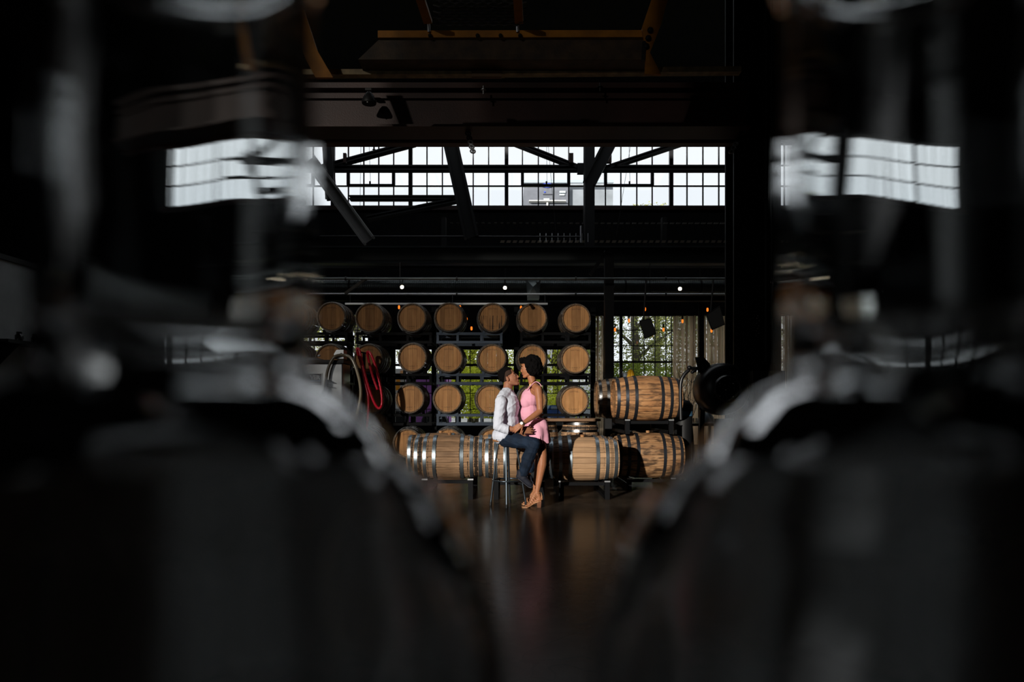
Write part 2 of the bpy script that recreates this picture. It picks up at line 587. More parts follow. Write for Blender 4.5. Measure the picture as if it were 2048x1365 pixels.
sash('window_4', W4, [xb(p) for p in (1208, 1226, 1268, 1289.5, 1311.5, 1333.5, 1345, 1367, 1389, 1411, 1433, 1455, 1477)] + lowx(1490, 1700), zrow,
     [xb(1243), xb(1510), xb(1598)], [zb(724)], w=.022, tw=.085)
# sill ledge under the clerestory, header boards
struct('trim_1', MB().box((W1[0] - .2, YB - .12, zb(422)), (W1[1] + .2, YB, zb(413.5))), RUST)
struct('trim_2', MB().box((W3[0], YB - .15, zb(700)), (W3[1], YB, zb(694))), BLACK)

# pale partition wall on the left with its shelf
GREYW = mat('pale_plaster', (.30, .31, .31), .8, var=.12)
struct('wall_left_inner', MB().box((-8.2, 10.0, 0), (-8.0, 19.9, 3.49)), GREYW)
struct('trim_3', MB().box((-8.24, 9.98, 3.44), (-7.96, 19.9, 3.52)), BLACK)

# ------------------------------------------------------------------ roof steel
COLX = at(1468, 0, 9.3).x, at(1562, 0, 9.3).x


def ibeam(mb, a, b, w, h, t=.03, up=(0, 0, 1)):
    a, b = Vector(a), Vector(b)
    d = (b - a).normalized(); u = Vector(up)
    if abs(d.dot(u)) > .99: u = Vector((0, 1, 0))
    l = d.cross(u).normalized(); u = l.cross(d).normalized()
    mb.bar(a + u * (h / 2 - t / 2), b + u * (h / 2 - t / 2), w, t, u)
    mb.bar(a - u * (h / 2 - t / 2), b - u * (h / 2 - t / 2), w, t, u)
    mb.bar(a, b, t, h - 2 * t, u)
    return mb


# big painted girder in front of the clerestory
g0, g1 = at(560, 262, 9).x, at(1492, 262, 9).x
zt_, zb_ = at(0, 180, 9).z, at(0, 262, 9).z
r_ = empty('roof_girder', (g0 - 3, 9, zb_), 'deep red-brown steel girder spanning above the tall window wall', 'girder', kind='structure')
mb = MB()
mb.box((g0 - 3, 8.98, zb_), (g1, 9.02, zt_))
mb.box((g0 - 3, 8.83, zt_ - .05), (g1, 9.17, zt_ + .02))
mb.box((g0 - 3, 8.93, zt_ - .14), (g1, 9.0, zt_ - .05))
obj('web_plate', mb, RUST, r_)
obj('lower_flange', MB().box((g0 - 3, 8.78, zb_ - .03), (g1, 9.22, zb_)), RUST, r_)
mb = MB()
for k in range(40):
    x = g0 - 2.8 + k * .22
    mb.ell((x, 8.975, zb_ + .06), (.013, .01, .013), nu=6, nv=4)
obj('rivets', mb, RUST, r_, 60)['kind'] = 'stuff'
r2 = empty('door_track_beam', (g0 - 3, 9.4, at(0, 292, 9.4).z), 'rust-red channel beam hung just above the window band', 'beam', kind='structure')
zt2, zb2 = at(0, 266, 9.4).z, at(0, 292, 9.4).z
obj('channel_web', MB().box((g0 - 3, 9.4, zb2), (g1 + .1, 9.44, zt2)), mat('rust_red_steel', (.085, .026, .014), .5, var=.35, vscale=1.5, bump=.15), r2)
mb = MB().box((g0 - 3, 9.3, zt2 - .02), (g1 + .1, 9.4, zt2 + .01)); mb.box((g0 - 3, 9.3, zb2), (g1 + .1, 9.4, zb2 + .02))
obj('channel_flange', mb, MATS['rust_red_steel'], r2)

# yellow overhead crane bridge
YC = 7.4
cr = empty('overhead_crane', at(1000, 78, YC), 'yellow overhead crane bridge with mesh walkway under the dark roof', 'crane')
obj('bridge_rail', MB().bar(at(757, 72, YC), at(1292, 71, YC), .08, at(0, 65, YC).z - at(0, 79, YC).z), YELLOW, cr)
CRD = mat('sooty_crane_steel', (.05, .028, .012), .6, var=.6, vscale=6, bump=.2)
a, b = at(757, 80, YC), at(1300, 80, YC)
lo = at(0, 119, YC).z
obj('bridge_girder', MB().add([a, b, (b.x, YC, lo), (at(716, 0, YC).x, YC, lo), a + Vector((0, .3, 0)), b + Vector((0, .3, 0)), (b.x, YC + .3, lo), (at(716, 0, YC).x, YC + .3, lo)],
                              [(0, 1, 2, 3), (7, 6, 5, 4), (0, 4, 5, 1), (1, 5, 6, 2), (2, 6, 7, 3), (3, 7, 4, 0)]), CRD, cr)
mb = MB().bar(at(605, 148, YC + .3), at(1010, 147, YC + .3), .1, .06); mb.bar(at(1010, 146, YC + .3), at(1480, 142, YC + .3), .1, .06)
obj('runway_rail', mb, mat('worn_rail', (.30, .22, .11), .5, var=.5, vscale=9), cr)
obj('splice_plate', MB().box(at(943, 142, YC + .22), at(1003, 158, YC + .28)), mat('rusty_plate', (.14, .07, .03), .6, var=.4), cr)
def plate(pts, Y, th=.04):
    f = [at(*q, Y) for q in pts]; n_ = len(f)
    return MB().add(f + [q + Vector((0, th, 0)) for q in f], [tuple(range(n_)), tuple(range(2 * n_ - 1, n_ - 1, -1))] + [(k, n_ + k, n_ + (k + 1) % n_, (k + 1) % n_) for k in range(n_)])


obj('end_bracket', plate([(560, -10), (598, -10), (634, 100), (666, 155), (631, 155), (612, 120)], YC - .1), YELLOW, cr)
obj('end_bracket', plate([(1306, -10), (1338, -10), (1322, 50), (1300, 105), (1322, 148), (1290, 148), (1292, 100), (1284, 55)], YC - .1), YELLOW, cr)
mb = MB()
for k in range(3): mb.cap(at(1300 - k * 4, 60 + 16 * k, YC - .12), .03, at(1303 - k * 4, 60 + 16 * k, YC - .05), .03, 8)
obj('hoist_chain', mb.bar(at(1288, 84, YC - .1), at(1286, 122, YC - .1), .03, .05), STEEL_DK, cr)
for xa, xb_, xc in ((838, 858, 859), (1034, 1040, 1036)):
    g = obj('walkway_post', MB().bar(at(xa + 1, -8, YC - .55), at(xb_ - 2, 44, YC - .1), .09, .04), YELLOW, cr)
    obj('post_foot', MB().tube([at(xc - 2, 44, YC - .08), at(xc - 1, 64, YC - .05)], .016), ALU, g)
mb = MB()
for k in range(9):          # expanded-metal mesh
    y0 = -2 + k * 6.2
    for j in range(8):
        xx = 866 + j * 22 + (11 if k % 2 else 0)
        mb.bar(at(xx, y0, YC - .05 - .04 * (9 - k)), at(xx + 11, y0 + 3.1, YC - .05 - .04 * (9 - k)), .012, .012)
        mb.bar(at(xx + 11, y0 + 3.1, YC - .05 - .04 * (9 - k)), at(xx + 22, y0, YC - .05 - .04 * (9 - k)), .012, .012)
obj('walkway_mesh', mb, mat('mesh_steel', (.07, .07, .075), .4, .5), cr)['kind'] = 'stuff'
mb = MB()
for x in (860, 955, 1001, 1040): mb.cap(at(x, 71, YC - .06), .022, at(x, 71, YC - .02), .022, 8)
obj('bolts', mb, STEEL_DK, cr)['kind'] = 'stuff'

# floodlight and hangers fixed to the girder
fl = empty('floodlight', at(737, 182, 8.7), 'small black floodlight hung from the red-brown girder', 'lamp')
obj('lamp_housing', MB().lathe([(.03, .02), (.06, -.02), (.095, -.10), (.09, -.125)], 16, c=at(738, 188, 8.7)), BLACK, fl, 40)
obj('bracket', MB().box(at(730, 176, 8.72), at(745, 186, 8.80)), BLACK, fl)
obj('lamp_bulb', MB().ell(at(735, 201, 8.64), (.014, .014, .03), nu=8, nv=6), mat('pale_bulb', (.7, .7, .68), .2), fl, 60)
for i, (x, y, w) in enumerate(((967, 184, 'middle'), (1200, 178, 'right of the middle'), (1437, 186, 'at the right end'))):
    h = empty('sprinkler_head', at(x, y, 8.75), 'small sprinkler head on the girder, %s' % w, 'sprinkler', 'sprinkler heads along the girder')
    obj('deflector', MB().lathe([(.001, .006), (.035, .004), (.035, -.004), (.001, -.006)], 12, c=at(x, y - 4, 8.75)), ALU if i == 0 else STEEL_DK, h)
    obj('body', MB().tube([at(x, y - 12, 8.75), at(x, y + 5, 8.75)], .012, 8), ALU if i == 0 else STEEL_DK, h)
# chain-like door hardware
for nm, p0, p1, lab in (('chain_hanger', (933, 255), (947, 308), 'slim steel chain hanger below the girder in front of the window'),
                        ('chain_hanger', (1486, 262), (1460, 308), 'slanted steel chain hanger beside the black column top')):
    h = empty(nm, at(*p0, 9.0), lab, 'hanger', 'chain hangers')
    a, b = at(*p0, 8.95), at(*p1, 8.95)
    for k in range(6):
        q = a.lerp(b, k / 6); q2 = a.lerp(b, (k + .8) / 6)
        obj('link', MB().tube([q + Vector((.03 * math.cos(t), .0, 0)) + (q2 - q) * (.5 + .5 * math.sin(t)) for t in [2 * PI * i / 10 for i in range(10)]], .012, 6, closed=True), ALU if k > 2 else STEEL_DK, h)
    obj('link', MB().tube([a, b], .008, 6), STEEL_DK, h)

# black column on the right
pc = empty('pillar_right', ((COLX[0] + COLX[1]) / 2, 9.3, 0), kind='structure')
mb = MB()
mb.box((COLX[0], 9.3, 0), (COLX[1], 9.34, ZT)); mb.box((COLX[0], 9.66, 0), (COLX[1], 9.7, ZT)); mb.box((COLX[0] + .27, 9.34, 0), (COLX[0] + .31, 9.66, ZT))
obj('column_shaft', mb, BLACK, pc)
obj('conduit', MB().tube([(COLX[0] + .42, 9.27, 1.75), (COLX[0] + .42, 9.27, 9)], .025, 8), STEEL_DK, pc)
obj('conduit', MB().tube([(COLX[0] + .50, 9.27, 1.75), (COLX[0] + .50, 9.27, 9)], .02, 8), STEEL_DK, pc)
mb = MB()
for k in range(9): mb.ell(at(1512 + random.uniform(0, 10), 632 + k * 5, 9.26), (.008, .008, .008), nu=6, nv=4)
obj('cable_ties', mb, ALU, pc)['kind'] = 'stuff'
CRATE = wood('grey_crate_wood', (.03, .028, .025), (.07, .065, .06), (40, 40, 3))
bx = empty('electrical_box', at(1533, 800, 9.2), 'dark grey box fixed low on the black column', 'box')
obj('casing', MB().box(at(1506, 742, 9.12), at(1560, 930, 9.295)), CRATE, bx)
obj('door', MB().box(at(1509, 746, 9.105), at(1557, 925, 9.12)), CRATE, bx)

# roof truss in front of the clerestory
YT = 16.0
tr = empty('roof_truss', at(1000, 340, YT), 'black steel roof truss crossing in front of the bright window band', 'truss', kind='structure')


def member(p0, p1, wpx, Y=YT, m=STEEL_DK, name='truss_member', Y1=None):
    Y1 = Y1 or Y
    mb = MB()
    h = wpx / F * (Y + Y1) / 2
    ibeam(mb, at(*p0, Y), at(*p1, Y1), .22, h, max(.03, h * .16))
    return obj(name, mb, m, tr)


member((600, 338), (1520, 338), 10)
member((640, 338), (830, 287), 9)
member((1165, 340), (1030, 287), 8)
member((1205, 340), (1370, 285), 8)
member((700, 397), (925, 397), 8)
member((735, 438), (930, 398), 9)
member((900, 280), (943, 475), 30, 15, STEEL_DK)
member((1178, 270), (1178, 500), 26, 15.2)
member((1228, 270), (1178, 368), 26, 15.1)
member((620, 320), (738, 482), 26, 14.6, mat('lit_grey_steel', (.26, .255, .25), .45, .3, var=.3, vscale=2), 'knee_brace')  # brace catches light, so its lit grey is put into the colour
member((655, 280), (662, 400), 14, 15.5)
for x, y in ((690, 314), (1142, 314), (1218, 314)):
    obj('gusset', MB().box(at(x - 4, y - 8, YT - .2), at(x + 4, y + 14, YT - .1)), RUST, tr)
obj('gusset', MB().box(at(1155, 326, YT - .25), at(1200, 350, YT - .15)), STEEL_DK, tr)
mb = MB()
for x0, x1, yy in ((738, 741, 364), (1093, 1094, 364), (1258, 1260, 364), (1262, 1233, 470), (1096, 1112, 470), (722, 720, 420)):
    mb.tube([at(x0, 285, YT + .6), at(x1, yy, YT + .6)], .005, 5)
obj('pull_cords', mb, BLACK, tr)
for x in (740, 1093, 1259):
    obj('cord_weight', MB().tube([at(x, 363, YT + .6), at(x, 369, YT + .6)], .022, 8), BLACK, tr)
obj('sprinkler', MB().tube([at(748, 290, YT + .3), at(748, 298, YT + .3)], .02, 6).lathe([(.001, 0), (.04, 0), (.04, .012), (.001, .012)], 10, c=at(748, 300, YT + .3)), STEEL_DK, tr)
obj('post', MB().tube([at(1455, 260, 9.9), at(1455, 560, 9.9)], .028, 8), BLACK, tr)

# mezzanine edge, deck ribs, pipes
mz = empty('mezzanine_beam', at(1000, 510, 14.5), 'long black steel mezzanine beam below the window band', 'beam', kind='structure')
mb = MB(); ibeam(mb, at(560, 512, 14.5), at(1500, 512, 14.5), .28, 34 / F * 14.5, .035)
obj('mezzanine_joist', mb, mat('green_black_steel', (.018, .022, .022), .5, .2), mz)
mb = MB()
for k in range(52):
    x = 1000 + k * 12.4
    mb.add([at(x, 486, 15.2), at(x + 8, 486, 15.2), at(x + 10, 481, 15.2), at(x + 2, 481, 15.2), at(x, 486, 17), at(x + 8, 486, 17), at(x + 10, 481, 17), at(x + 2, 481, 17)],
           [(0, 1, 2, 3), (4, 7, 6, 5), (0, 4, 5, 1), (3, 2, 6, 7), (1, 5, 6, 2), (0, 3, 7, 4)])
obj('deck_ribs', mb, mat('sun_glint_deck_steel', (.5, .42, .32), .3, .9), mz)['kind'] = 'stuff'  # sun glints along the deck edge put into a warm bright colour
mb = MB()
for k in range(46):
    x = 900 + k * 12.6
    mb.box(at(x, 445, 16.5), at(x + 6, 448.5, 16.6))
obj('deck_ribs', mb, mat('dull_deck_steel', (.12, .12, .11), .4, .8), mz)['kind'] = 'stuff'
obj('guard_rail', MB().tube([at(640, 473, 15), at(1160, 474, 15)], .02, 8), STEEL_DK, mz)
mb = MB()
for k in range(9): mb.tube([at(1080 + k * 12, 467, 15), at(1080 + k * 12, 484, 15)], .008, 6)
obj('balusters', mb, ALU, mz)['kind'] = 'stuff'
obj('rail_post', MB().tube([at(1162, 452, 15), at(1162, 485, 15)], .02, 8), ALU, mz)

px0 = 560
for i, (y, r, Y, m, lab) in enumerate(((557.5, .022, 12.14, GALV, 'thin grey pipe running high above the barrel wall'), (588.5, .022, 14.2, ALU, 'second grey pipe running just below the round duct'))):
    p = empty('ceiling_pipe', at(px0, y, Y), lab, 'pipe')
    obj('pipe_run', MB().tube([at(px0, y, Y), at(1480, y + .5, Y)], r, 10), m, p, 60)
    for x in (690, 912, 1150, 1330): obj('clamp', MB().tube([at(x, y, Y), at(x + 3, y, Y)], r + .012, 10), STEEL_DK, p)
    for x in (800, 1300): obj('hanger_rod', MB().tube([at(x, y, Y), at(x, y - 32, Y)], .008, 6), STEEL_DK, p)
du = empty('round_duct', at(px0, 573, 15), 'long spiral ventilation duct over the barrels', 'duct')
mb = MB()
pr = []
for k in range(230):
    h = k * .045
    pr += [(.135, h), (.135, h + .038), (.142, h + .041)]
obj('duct_run', MB().lathe(pr, 20, 'X', c=at(px0, 573, 15)), GALV, du, 40)
for x in (700, 1010, 1250, 1400): obj('duct_strap', MB().lathe([(.15, -.02), (.15, .02)], 20, 'X', c=at(x, 573, 15)).tube([at(x, 563, 15), at(x, 535, 15)], .01, 6), STEEL_DK, du)
tp = empty('duct_transition', at(1067, 578, 14.6), 'folded sheet-metal duct transition hanging above the barrel racks', 'duct fitting')
mb = MB()
q = [at(1053, 560, 14.5), at(1081, 560, 14.5), at(1079, 596, 14.5), at(1055, 596, 14.5)]
ctr = at(1066, 574, 14.32)
mb.add(q + [ctr] + [p + Vector((0, .35, 0)) for p in q], [(0, 1, 4), (1, 2, 4), (2, 3, 4), (3, 0, 4), (0, 3, 8, 5), (1, 6, 7, 2), (0, 5, 6, 1), (3, 2, 7, 8), (5, 8, 7, 6)])
obj('folded_sheet', mb, mat('bright_sheet_metal', (.34, .38, .38), .4, .7, var=.1), tp)
obj('damper_handle', MB().box(at(1072, 564, 14.4), at(1081, 566, 14.45)), ALU, tp)
ar = empty('track_rail', at(760, 608, 14.0), 'pale aluminium track rail above the top barrel row', 'rail')
obj('rail_profile', MB().box(at(690, 606, 14.0), at(1095, 610.5, 14.08)), ALU, ar)
for x in (700, 905, 1090): obj('drop_rod', MB().tube([at(x, 606, 14.04), at(x, 588, 14.2)], .008, 6), STEEL_DK, ar)
mb = MB()
for s in (0, 1):
    ibeam(mb, at(600, 598 + s * 0, 15.4), at(1480, 599, 15.4), .2, .09, .02)
struct('trim_4', mb, BLACK)
struct('trim_5', MB().box((xb(480), 18.05, zb(556) - .05), (xb(1700), 18.35, zb(556) + .08)), BLACK)
for x in (500, 900, 1300, 1690): struct('trim_6', MB().box((xb(x) - .06, 18.1, zb(556)), (xb(x) + .06, 18.3, zb(470))), BLACK)
bp = empty('support_post', at(1219, 640, 12.4).to_2d().to_3d(), 'slim black post between barrel racks and curtained window', 'post', kind='structure')
mb = MB(); mb.box(at(1210, 500, 12.4), Vector((at(1228, 0, 12.4).x, 12.56, 0)))
obj('post_shaft', mb, BLACK, bp)
obj('knee_brace', MB().bar(at(1180, 550, 12.45), at(1212, 505, 12.45), .06, .06), BLACK, bp)
obj('knee_brace', MB().bar(at(690, 588, 13.5), at(735, 556, 13.5), .07, .05), mat('dull_brown_steel', (.06, .05, .04), .6), bp)

# lamps
SPOT = mat('lit_lamp_lens', (1, .9, .75), .5, emit=(1, .84, .6, 9))
BULB = mat('amber_filament_bulb', (1, .4, .1), .5, emit=(1, .22, .02, 1.25))
for i, (x, y) in enumerate(((804, 574.5), (1010, 576), (1360, 578))):
    p = at(x, y, 12.0)
    l = empty('track_spotlight', p, 'small lit white spotlight %s' % ('above the third top-row barrel', 'left of the folded duct transition', 'over the curtained window')[i], 'spotlight', 'lit ceiling spotlights')
    n = Vector((.35 - .35 * i, -1, -.45)).normalized()
    mb = MB(); mb.tube([p - n * .12, p - n * .02, p], [.022, .032, .036], 14)
    obj('lamp_can', mb, BLACK, l, 60)
    obj('lens', MB().tube([p + n * .001, p + n * .006], [.032, .030], 14), SPOT, l)
    obj('stem', MB().tube([p - n * .1, Vector((p.x, 12.14, at(0, 557.5, 12.14).z))], .008, 6), BLACK, l)
for i, (x, y, w) in enumerate(((1290, 619, 'top row, above the hung loudspeaker'), (1415, 620, 'top row, beside the right loudspeaker'), (1258, 642, 'below, left of the hung loudspeaker'), (1365, 643, 'in front of the pale curtain'),
                               (1230, 660, 'beside the black post'), (1327, 660, 'right of the hung loudspeaker'), (1423, 662, 'under the right loudspeaker'), (798, 615, 'left of the third top-row barrel'),
                               (933, 639, 'right of the fourth top-row barrel'), (943, 657.5, 'lowest, between the fourth and fifth top-row barrels'), (1042, 616, 'left of the sixth top-row barrel'), (920, 615, 'just above the fourth top-row barrel'))):
    Y = 18.2
    p = at(x, y, Y)
    l = empty('pendant_bulb', p, 'small amber pendant bulb %s' % w, 'pendant lamp', 'amber pendant bulbs')
    obj('bulb', MB().lathe([(.001, -.05), (.02, -.042), (.028, -.01), (.026, .03), (.016, .05), (.001, .055)], 10, c=p), BULB, l, 60)
    obj('socket', MB().tube([p + Vector((0, 0, .05)), p + Vector((0, 0, .16))], .02, 8), BLACK, l)
    obj('cord', MB().tube([p + Vector((0, 0, .16)), (p.x, Y, zb(556))], .005, 5), BLACK, l)

# ------------------------------------------------------------------ barrels
LB = .90


def stave(L, Rb, Re, n=24, seg=8, th=.024):
    mb = MB()
    half = PI / n * .94
    for i in range(seg + 1):
        t = i / seg * 2 - 1
        r = Re + (Rb - Re) * (1 - t * t)
        x = t * L / 2
        for a, dr in ((-half, -.0025), (-half * .72, 0), (half * .72, 0), (half, -.0025), (half, -th), (-half, -th)):
            mb.v.append(Vector((x, (r + dr) * math.sin(a), (r + dr) * math.cos(a))))
    for i in range(seg):
        for k in range(6):
            mb.f.append((i * 6 + k, i * 6 + (k + 1) % 6, i * 6 + 6 + (k + 1) % 6, i * 6 + 6 + k))
    mb.f.append((5, 4, 3, 2, 1, 0)); mb.f.append(tuple(seg * 6 + k for k in range(6)))
    return mb


def hoop_mb(L, Rb, Re, xc, w=.042, n=48):
    def rr(x):
        t = 2 * x / L
        return Re + (Rb - Re) * (1 - t * t)
    a, b = xc - w / 2, xc + w / 2
    mb = MB().lathe([(rr(a) + .0005, a), (rr(a) + .0045, a), (rr(b) + .0045, b), (rr(b) + .0005, b)], n, 'X', closed=True)
    mb.ell((xc, 0, rr(xc) + .005), (.007, .007, .004), nu=6, nv=4)
    for s in (-1, 1): mb.ell((xc, math.sin(.9) * s * (rr(xc) + .004), math.cos(.9) * (rr(xc) + .004)), (.008, .008, .006), nu=6, nv=4)
    return mb


def head_boards(Rh, nb=6, th=.02):
    out = []
    w = 2 * Rh / nb
    for i in range(nb):
        y0, y1 = -Rh + i * w + .0012, -Rh + (i + 1) * w - .0012
        pts = []
        for k in range(7):
            y = y0 + (y1 - y0) * k / 6
            pts.append((y, math.sqrt(max(Rh * Rh - y * y, 1e-6))))
        poly = pts + [(y, -z) for y, z in reversed(pts)]
        N = len(poly)
        mb = MB()
        pr = random.uniform(-.001, .001)
        mb.add([(-th / 2 + pr, y, z) for y, z in poly] + [(th / 2 + pr, y, z) for y, z in poly],
               [tuple(range(N)), tuple(range(2 * N - 1, N - 1, -1))] + [(k, (k + 1) % N, N + (k + 1) % N, N + k) for k in range(N)])
        out.append(mb)
    return out


class Kit:
    def __init__(s, L, Rb, Re, hoops, n=24):
        s.L, s.Rb, s.Re, s.n = L, Rb, Re, n
        s.stave = stave(L, Rb, Re, n).mesh('stave')
        s.hoops = [(x, hoop_mb(L, Rb, Re, x).mesh('hoop', smooth=40)) for x in hoops]
        s.boards = [m.mesh('head_board') for m in head_boards(Re - .023)]
        s.bung = MB().lathe([(.001, Rb - .01), (.024, Rb - .01), (.026, Rb + .025), (.02, Rb + .03), (.001, Rb + .03)], 12).mesh('bung')
        body = MB()
        for k in range(n):
            q = stave(L, Rb, Re, n, 6)
            rt = Matrix.Rotation(2 * PI * k / n, 3, 'X')
            body.add([rt @ p for p in q.v], q.f)
        s.body = body.mesh('stave_shell')


hp = lambda L: [-.455 * L, -.33 * L, -.195 * L, .195 * L, .33 * L, .455 * L]
KBIG = Kit(.92, .318, .268, hp(.92))
KSML = Kit(.87, .275, .236, hp(.87))
KRACK = Kit(.90, .315, .272, hp(.90))
_lib = {}


def with_mat(me, m):
    k = (me.name, m.name)
    if k not in _lib:
        c = me.copy(); c.materials.clear(); c.materials.append(m); _lib[k] = c
    return _lib[k]


def barrel(kit, c, label, wood_m, hoop_m, head_m, rot=(0, 0, 0), staves=True, heads=(-1, 1), bung=True, group=None, boards=True, name='oak_barrel', spin=0):
    o = empty(name, c, label, 'barrel', group)
    o.rotation_euler = rot
    if staves:
        sm = with_mat(kit.stave, wood_m)
        for k in range(kit.n):
            q = link('stave', sm, None, o)
            q.rotation_euler = (2 * PI * k / kit.n + spin, 0, 0)
    else:
        link('stave_shell', with_mat(kit.body, wood_m), None, o)
    for x, me in kit.hoops:
        q = link('hoop', with_mat(me, hoop_m), None, o)
        q.rotation_euler = (random.uniform(-.3, .3) if staves else 0, 0, 0)
    for s in heads:
        for me in kit.boards:
            q = link('head_board', with_mat(me, head_m), None, o)
            q.location = (s * (kit.L / 2 - .035), 0, 0)
    if bung:
        link('bung', with_mat(kit.bung, OAKA), None, o)
    return o


# rack wall: seven columns, four rows, heads to the camera
YR = 13.0
rows = {
    1: [(588, 634), (663, 634), (740, 636), (824, 636.5), (898, 635), (985, 636), (1065, 636.5), (1152, 637)],
    2: [(587, 717), (660, 718), (737, 718), (825, 716), (897, 717), (984, 718), (1064, 718.5), (1150, 719)],
    3: [(740, 800), (820, 798), (895, 798), (980, 799), (1064, 801), (1148, 802)],
    4: [(735, 886), (815, 887), (897, 886), (985, 886), (1064, 887), (1148, 887)],
}
rname = {1: 'top', 2: 'second', 3: 'third', 4: 'lowest'}
coln = {588: 'behind the left bottle', 663: 'column above the steel tank', 740: 'column behind the red hose', 824: 'column just right of the red hose', 898: 'left one of the blue rack pair',
        985: 'right one of the blue rack pair', 1065: 'column behind the woman', 1152: 'last column beside the black post'}
ckeys = list(coln)
for r, lst in rows.items():
    for (x, y) in lst:
        key = min(ckeys, key=lambda k: abs(k - x))
        lab = 'oak barrel in the %s rack row, %s' % (rname[r], coln[key])
        hm = OAKHD if (r == 1 and key == 985) else OAKH
        if r == 1 and key == 985: lab = 'oak barrel with black drips on its head, top rack row'
        c = at(x, y, YR + .035) + Vector((0, KRACK.L / 2 - .035, 0))
        barrel(KRACK, c, lab, OAKS, HOOPM, hm, (0, 0, PI / 2), staves=False, heads=(1,) if False else (-1,), bung=False, group='racked oak barrels facing the room')

# two-barrel steel racks between the rows
for r, lst in rows.items():
    cols = [(560, 695), (712, 864), (873, 1005), (1040, 1182)]
    for ci, (xa, xb2) in enumerate(cols):
        ys = {1: (668, 685), 2: (750, 767), 3: (831, 849), 4: (918, 931)}[r]
        if r == 4 and ci == 0: continue
        where = ('behind the steel tank', 'beside the red hose', 'left of the couple', 'behind and right of the couple')[ci]
        rk = empty('barrel_rack', at((xa + xb2) / 2, ys[1], YR + .45), 'two-barrel steel rack under the %s barrel row, %s' % (rname[r], where), 'barrel rack', 'two-barrel steel racks')
        m = RACK if ci == 2 else RACKB  # same rack paint: brighter copy where lit, black copy where dim
        for Yq, nm in ((YR + .16, 'front'), (YR + .72, 'rear')):
            zt, zb2_ = at(0, ys[0], YR + .16).z, at(0, ys[1], YR + .16).z
            if r == 4: zb2_ = .03
            x0, x1 = at(xa, 0, YR + .16).x, at(xb2, 0, YR + .16).x
            obj('rail', MB().box((x0, Yq - .025, zt - .025), (x1, Yq + .025, zt + .025)), m, rk)
            obj('rail', MB().box((x0, Yq - .025, zb2_ - .025), (x1, Yq + .025, zb2_ + .025)), m, rk)
            for f in (.02, .32, .68, .98):
                xx = x0 + (x1 - x0) * f
                obj('upright', MB().box((xx - .022, Yq - .02, zb2_), (xx + .022, Yq + .02, zt)), m, rk)
        for f in (.02, .98):
            xx = x0 + (x1 - x0) * f
            obj('side_bar', MB().box((xx - .02, YR + .16, zb2_ - .02), (xx + .02, YR + .72, zb2_ + .02)), m, rk)
        for bx_, by_ in [q for q in lst if xa - 5 <= q[0] <= xb2 + 5]:
            for s in (-1, 1):
                for Yq in (YR + .16, YR + .72):
                    cc = at(bx_, by_, YR + .035)
                    p = Vector((cc.x + s * .17, Yq, zt))
                    tz = cc.z - math.sqrt(.30 ** 2 - .17 ** 2) + .01
                    obj('cradle_block', MB().bar(p, (cc.x + s * .17, Yq, max(tz, zt + .03)), .05, .07), m, rk)
    # tall rear uprights
for x, w in ((868, 'left of the paired blue racks'), (1033, 'behind the couple'), (700, 'near the steel tank'), (1186, 'at the right end of the racks')):
    z1 = at(0, 600, YR).z
    p = empty('rack_upright', (at(x, 0, YR + .95).x, YR + .95, 0), 'tall black upright behind the barrel wall, %s' % w, 'post', 'tall uprights behind the barrels')
    obj('post_shaft', MB().box((p.location.x - .05, YR + .93, 0), (p.location.x + .05, YR + 1.02, z1)), RACKB, p)
    obj('foot_plate', MB().box((p.location.x - .1, YR + .9, 0), (p.location.x + .1, YR + 1.06, .012)), RACKB, p)


def floor_rack(x0, x1, ys, ztop, z0, label, m=RACKB):
    """low welded frame: two rails along X at each y, legs, cradle blocks"""
    rk = empty('barrel_cradle', ((x0 + x1) / 2, sum(ys) / len(ys), z0), label, 'barrel rack')
    for x in (x0, x1):
        obj('side_rail', MB().box((x - .03, min(ys) - .25, ztop - .06), (x + .03, max(ys) + .25, ztop)), m, rk)
        obj('foot_rail', MB().box((x - .03, min(ys) - .25, z0), (x + .03, max(ys) + .25, z0 + .04)), m, rk)
        for y in (min(ys) - .23, max(ys) + .23):
            obj('leg', MB().box((x - .03, y - .03, z0), (x + .03, y + .03, ztop)), m, rk)
            obj('end_cap', MB().box((x - .035, y - .034, ztop - .005), (x + .035, y - .03, ztop + .012)), ALU, rk)
    for y in (min(ys) - .2, max(ys) + .2):
        obj('cross_rail', MB().box((x0, y - .025, ztop - .05), (x1, y + .025, ztop - .01)), m, rk)
    return rk


def side(px0, px1, yc, Y, kit, label, w, h, hd, tz=0, z=None, **kw):
    c = at((px0 + px1) / 2, yc, Y)
    if z is not None: c.z = z
    o = barrel(kit, c, label, w, h, hd, (0, 0, R(tz)), **kw)
    return o, c


A, ca = side(830, 968, 914, 8.6, KSML, 'new oak barrel with bright hoops, front left of the stool', OAK, HOOP, OAKH, spin=.07)
B, cb = side(817, 946, 906, 9.22, KSML, 'new oak barrel lying directly behind the front left barrel', OAK, HOOP, OAKH, z=ca.z)
D, cd = side(971, 1104, 917, 8.6, KSML, 'new oak barrel with bright hoops right behind the stool legs', OAK, HOOP, OAKH, spin=.1)
Fb, cf = side(938, 1072, 906, 9.22, KSML, 'clean pale oak barrel lying behind the stool barrel', OAKE, HOOP, OAKH, z=cd.z)
E, ce = side(1098, 1231, 918, 8.6, KSML, 'pale oak barrel half in the couple\'s shadow, right of the woman', OAKE, HOOP, OAKH, spin=.02)
G0, cg0 = side(1095, 1229, 908, 9.22, KSML, 'oak barrel with charred end lying behind the half-shadowed barrel', OAK, HOOP, OAKH, z=ce.z)
G, cg = side(1230, 1361, 911, 9.6, KBIG, 'weathered dark-hooped oak barrel, lower one of the right pair', OAKAA, HOOPD, OAKA, spin=.05)
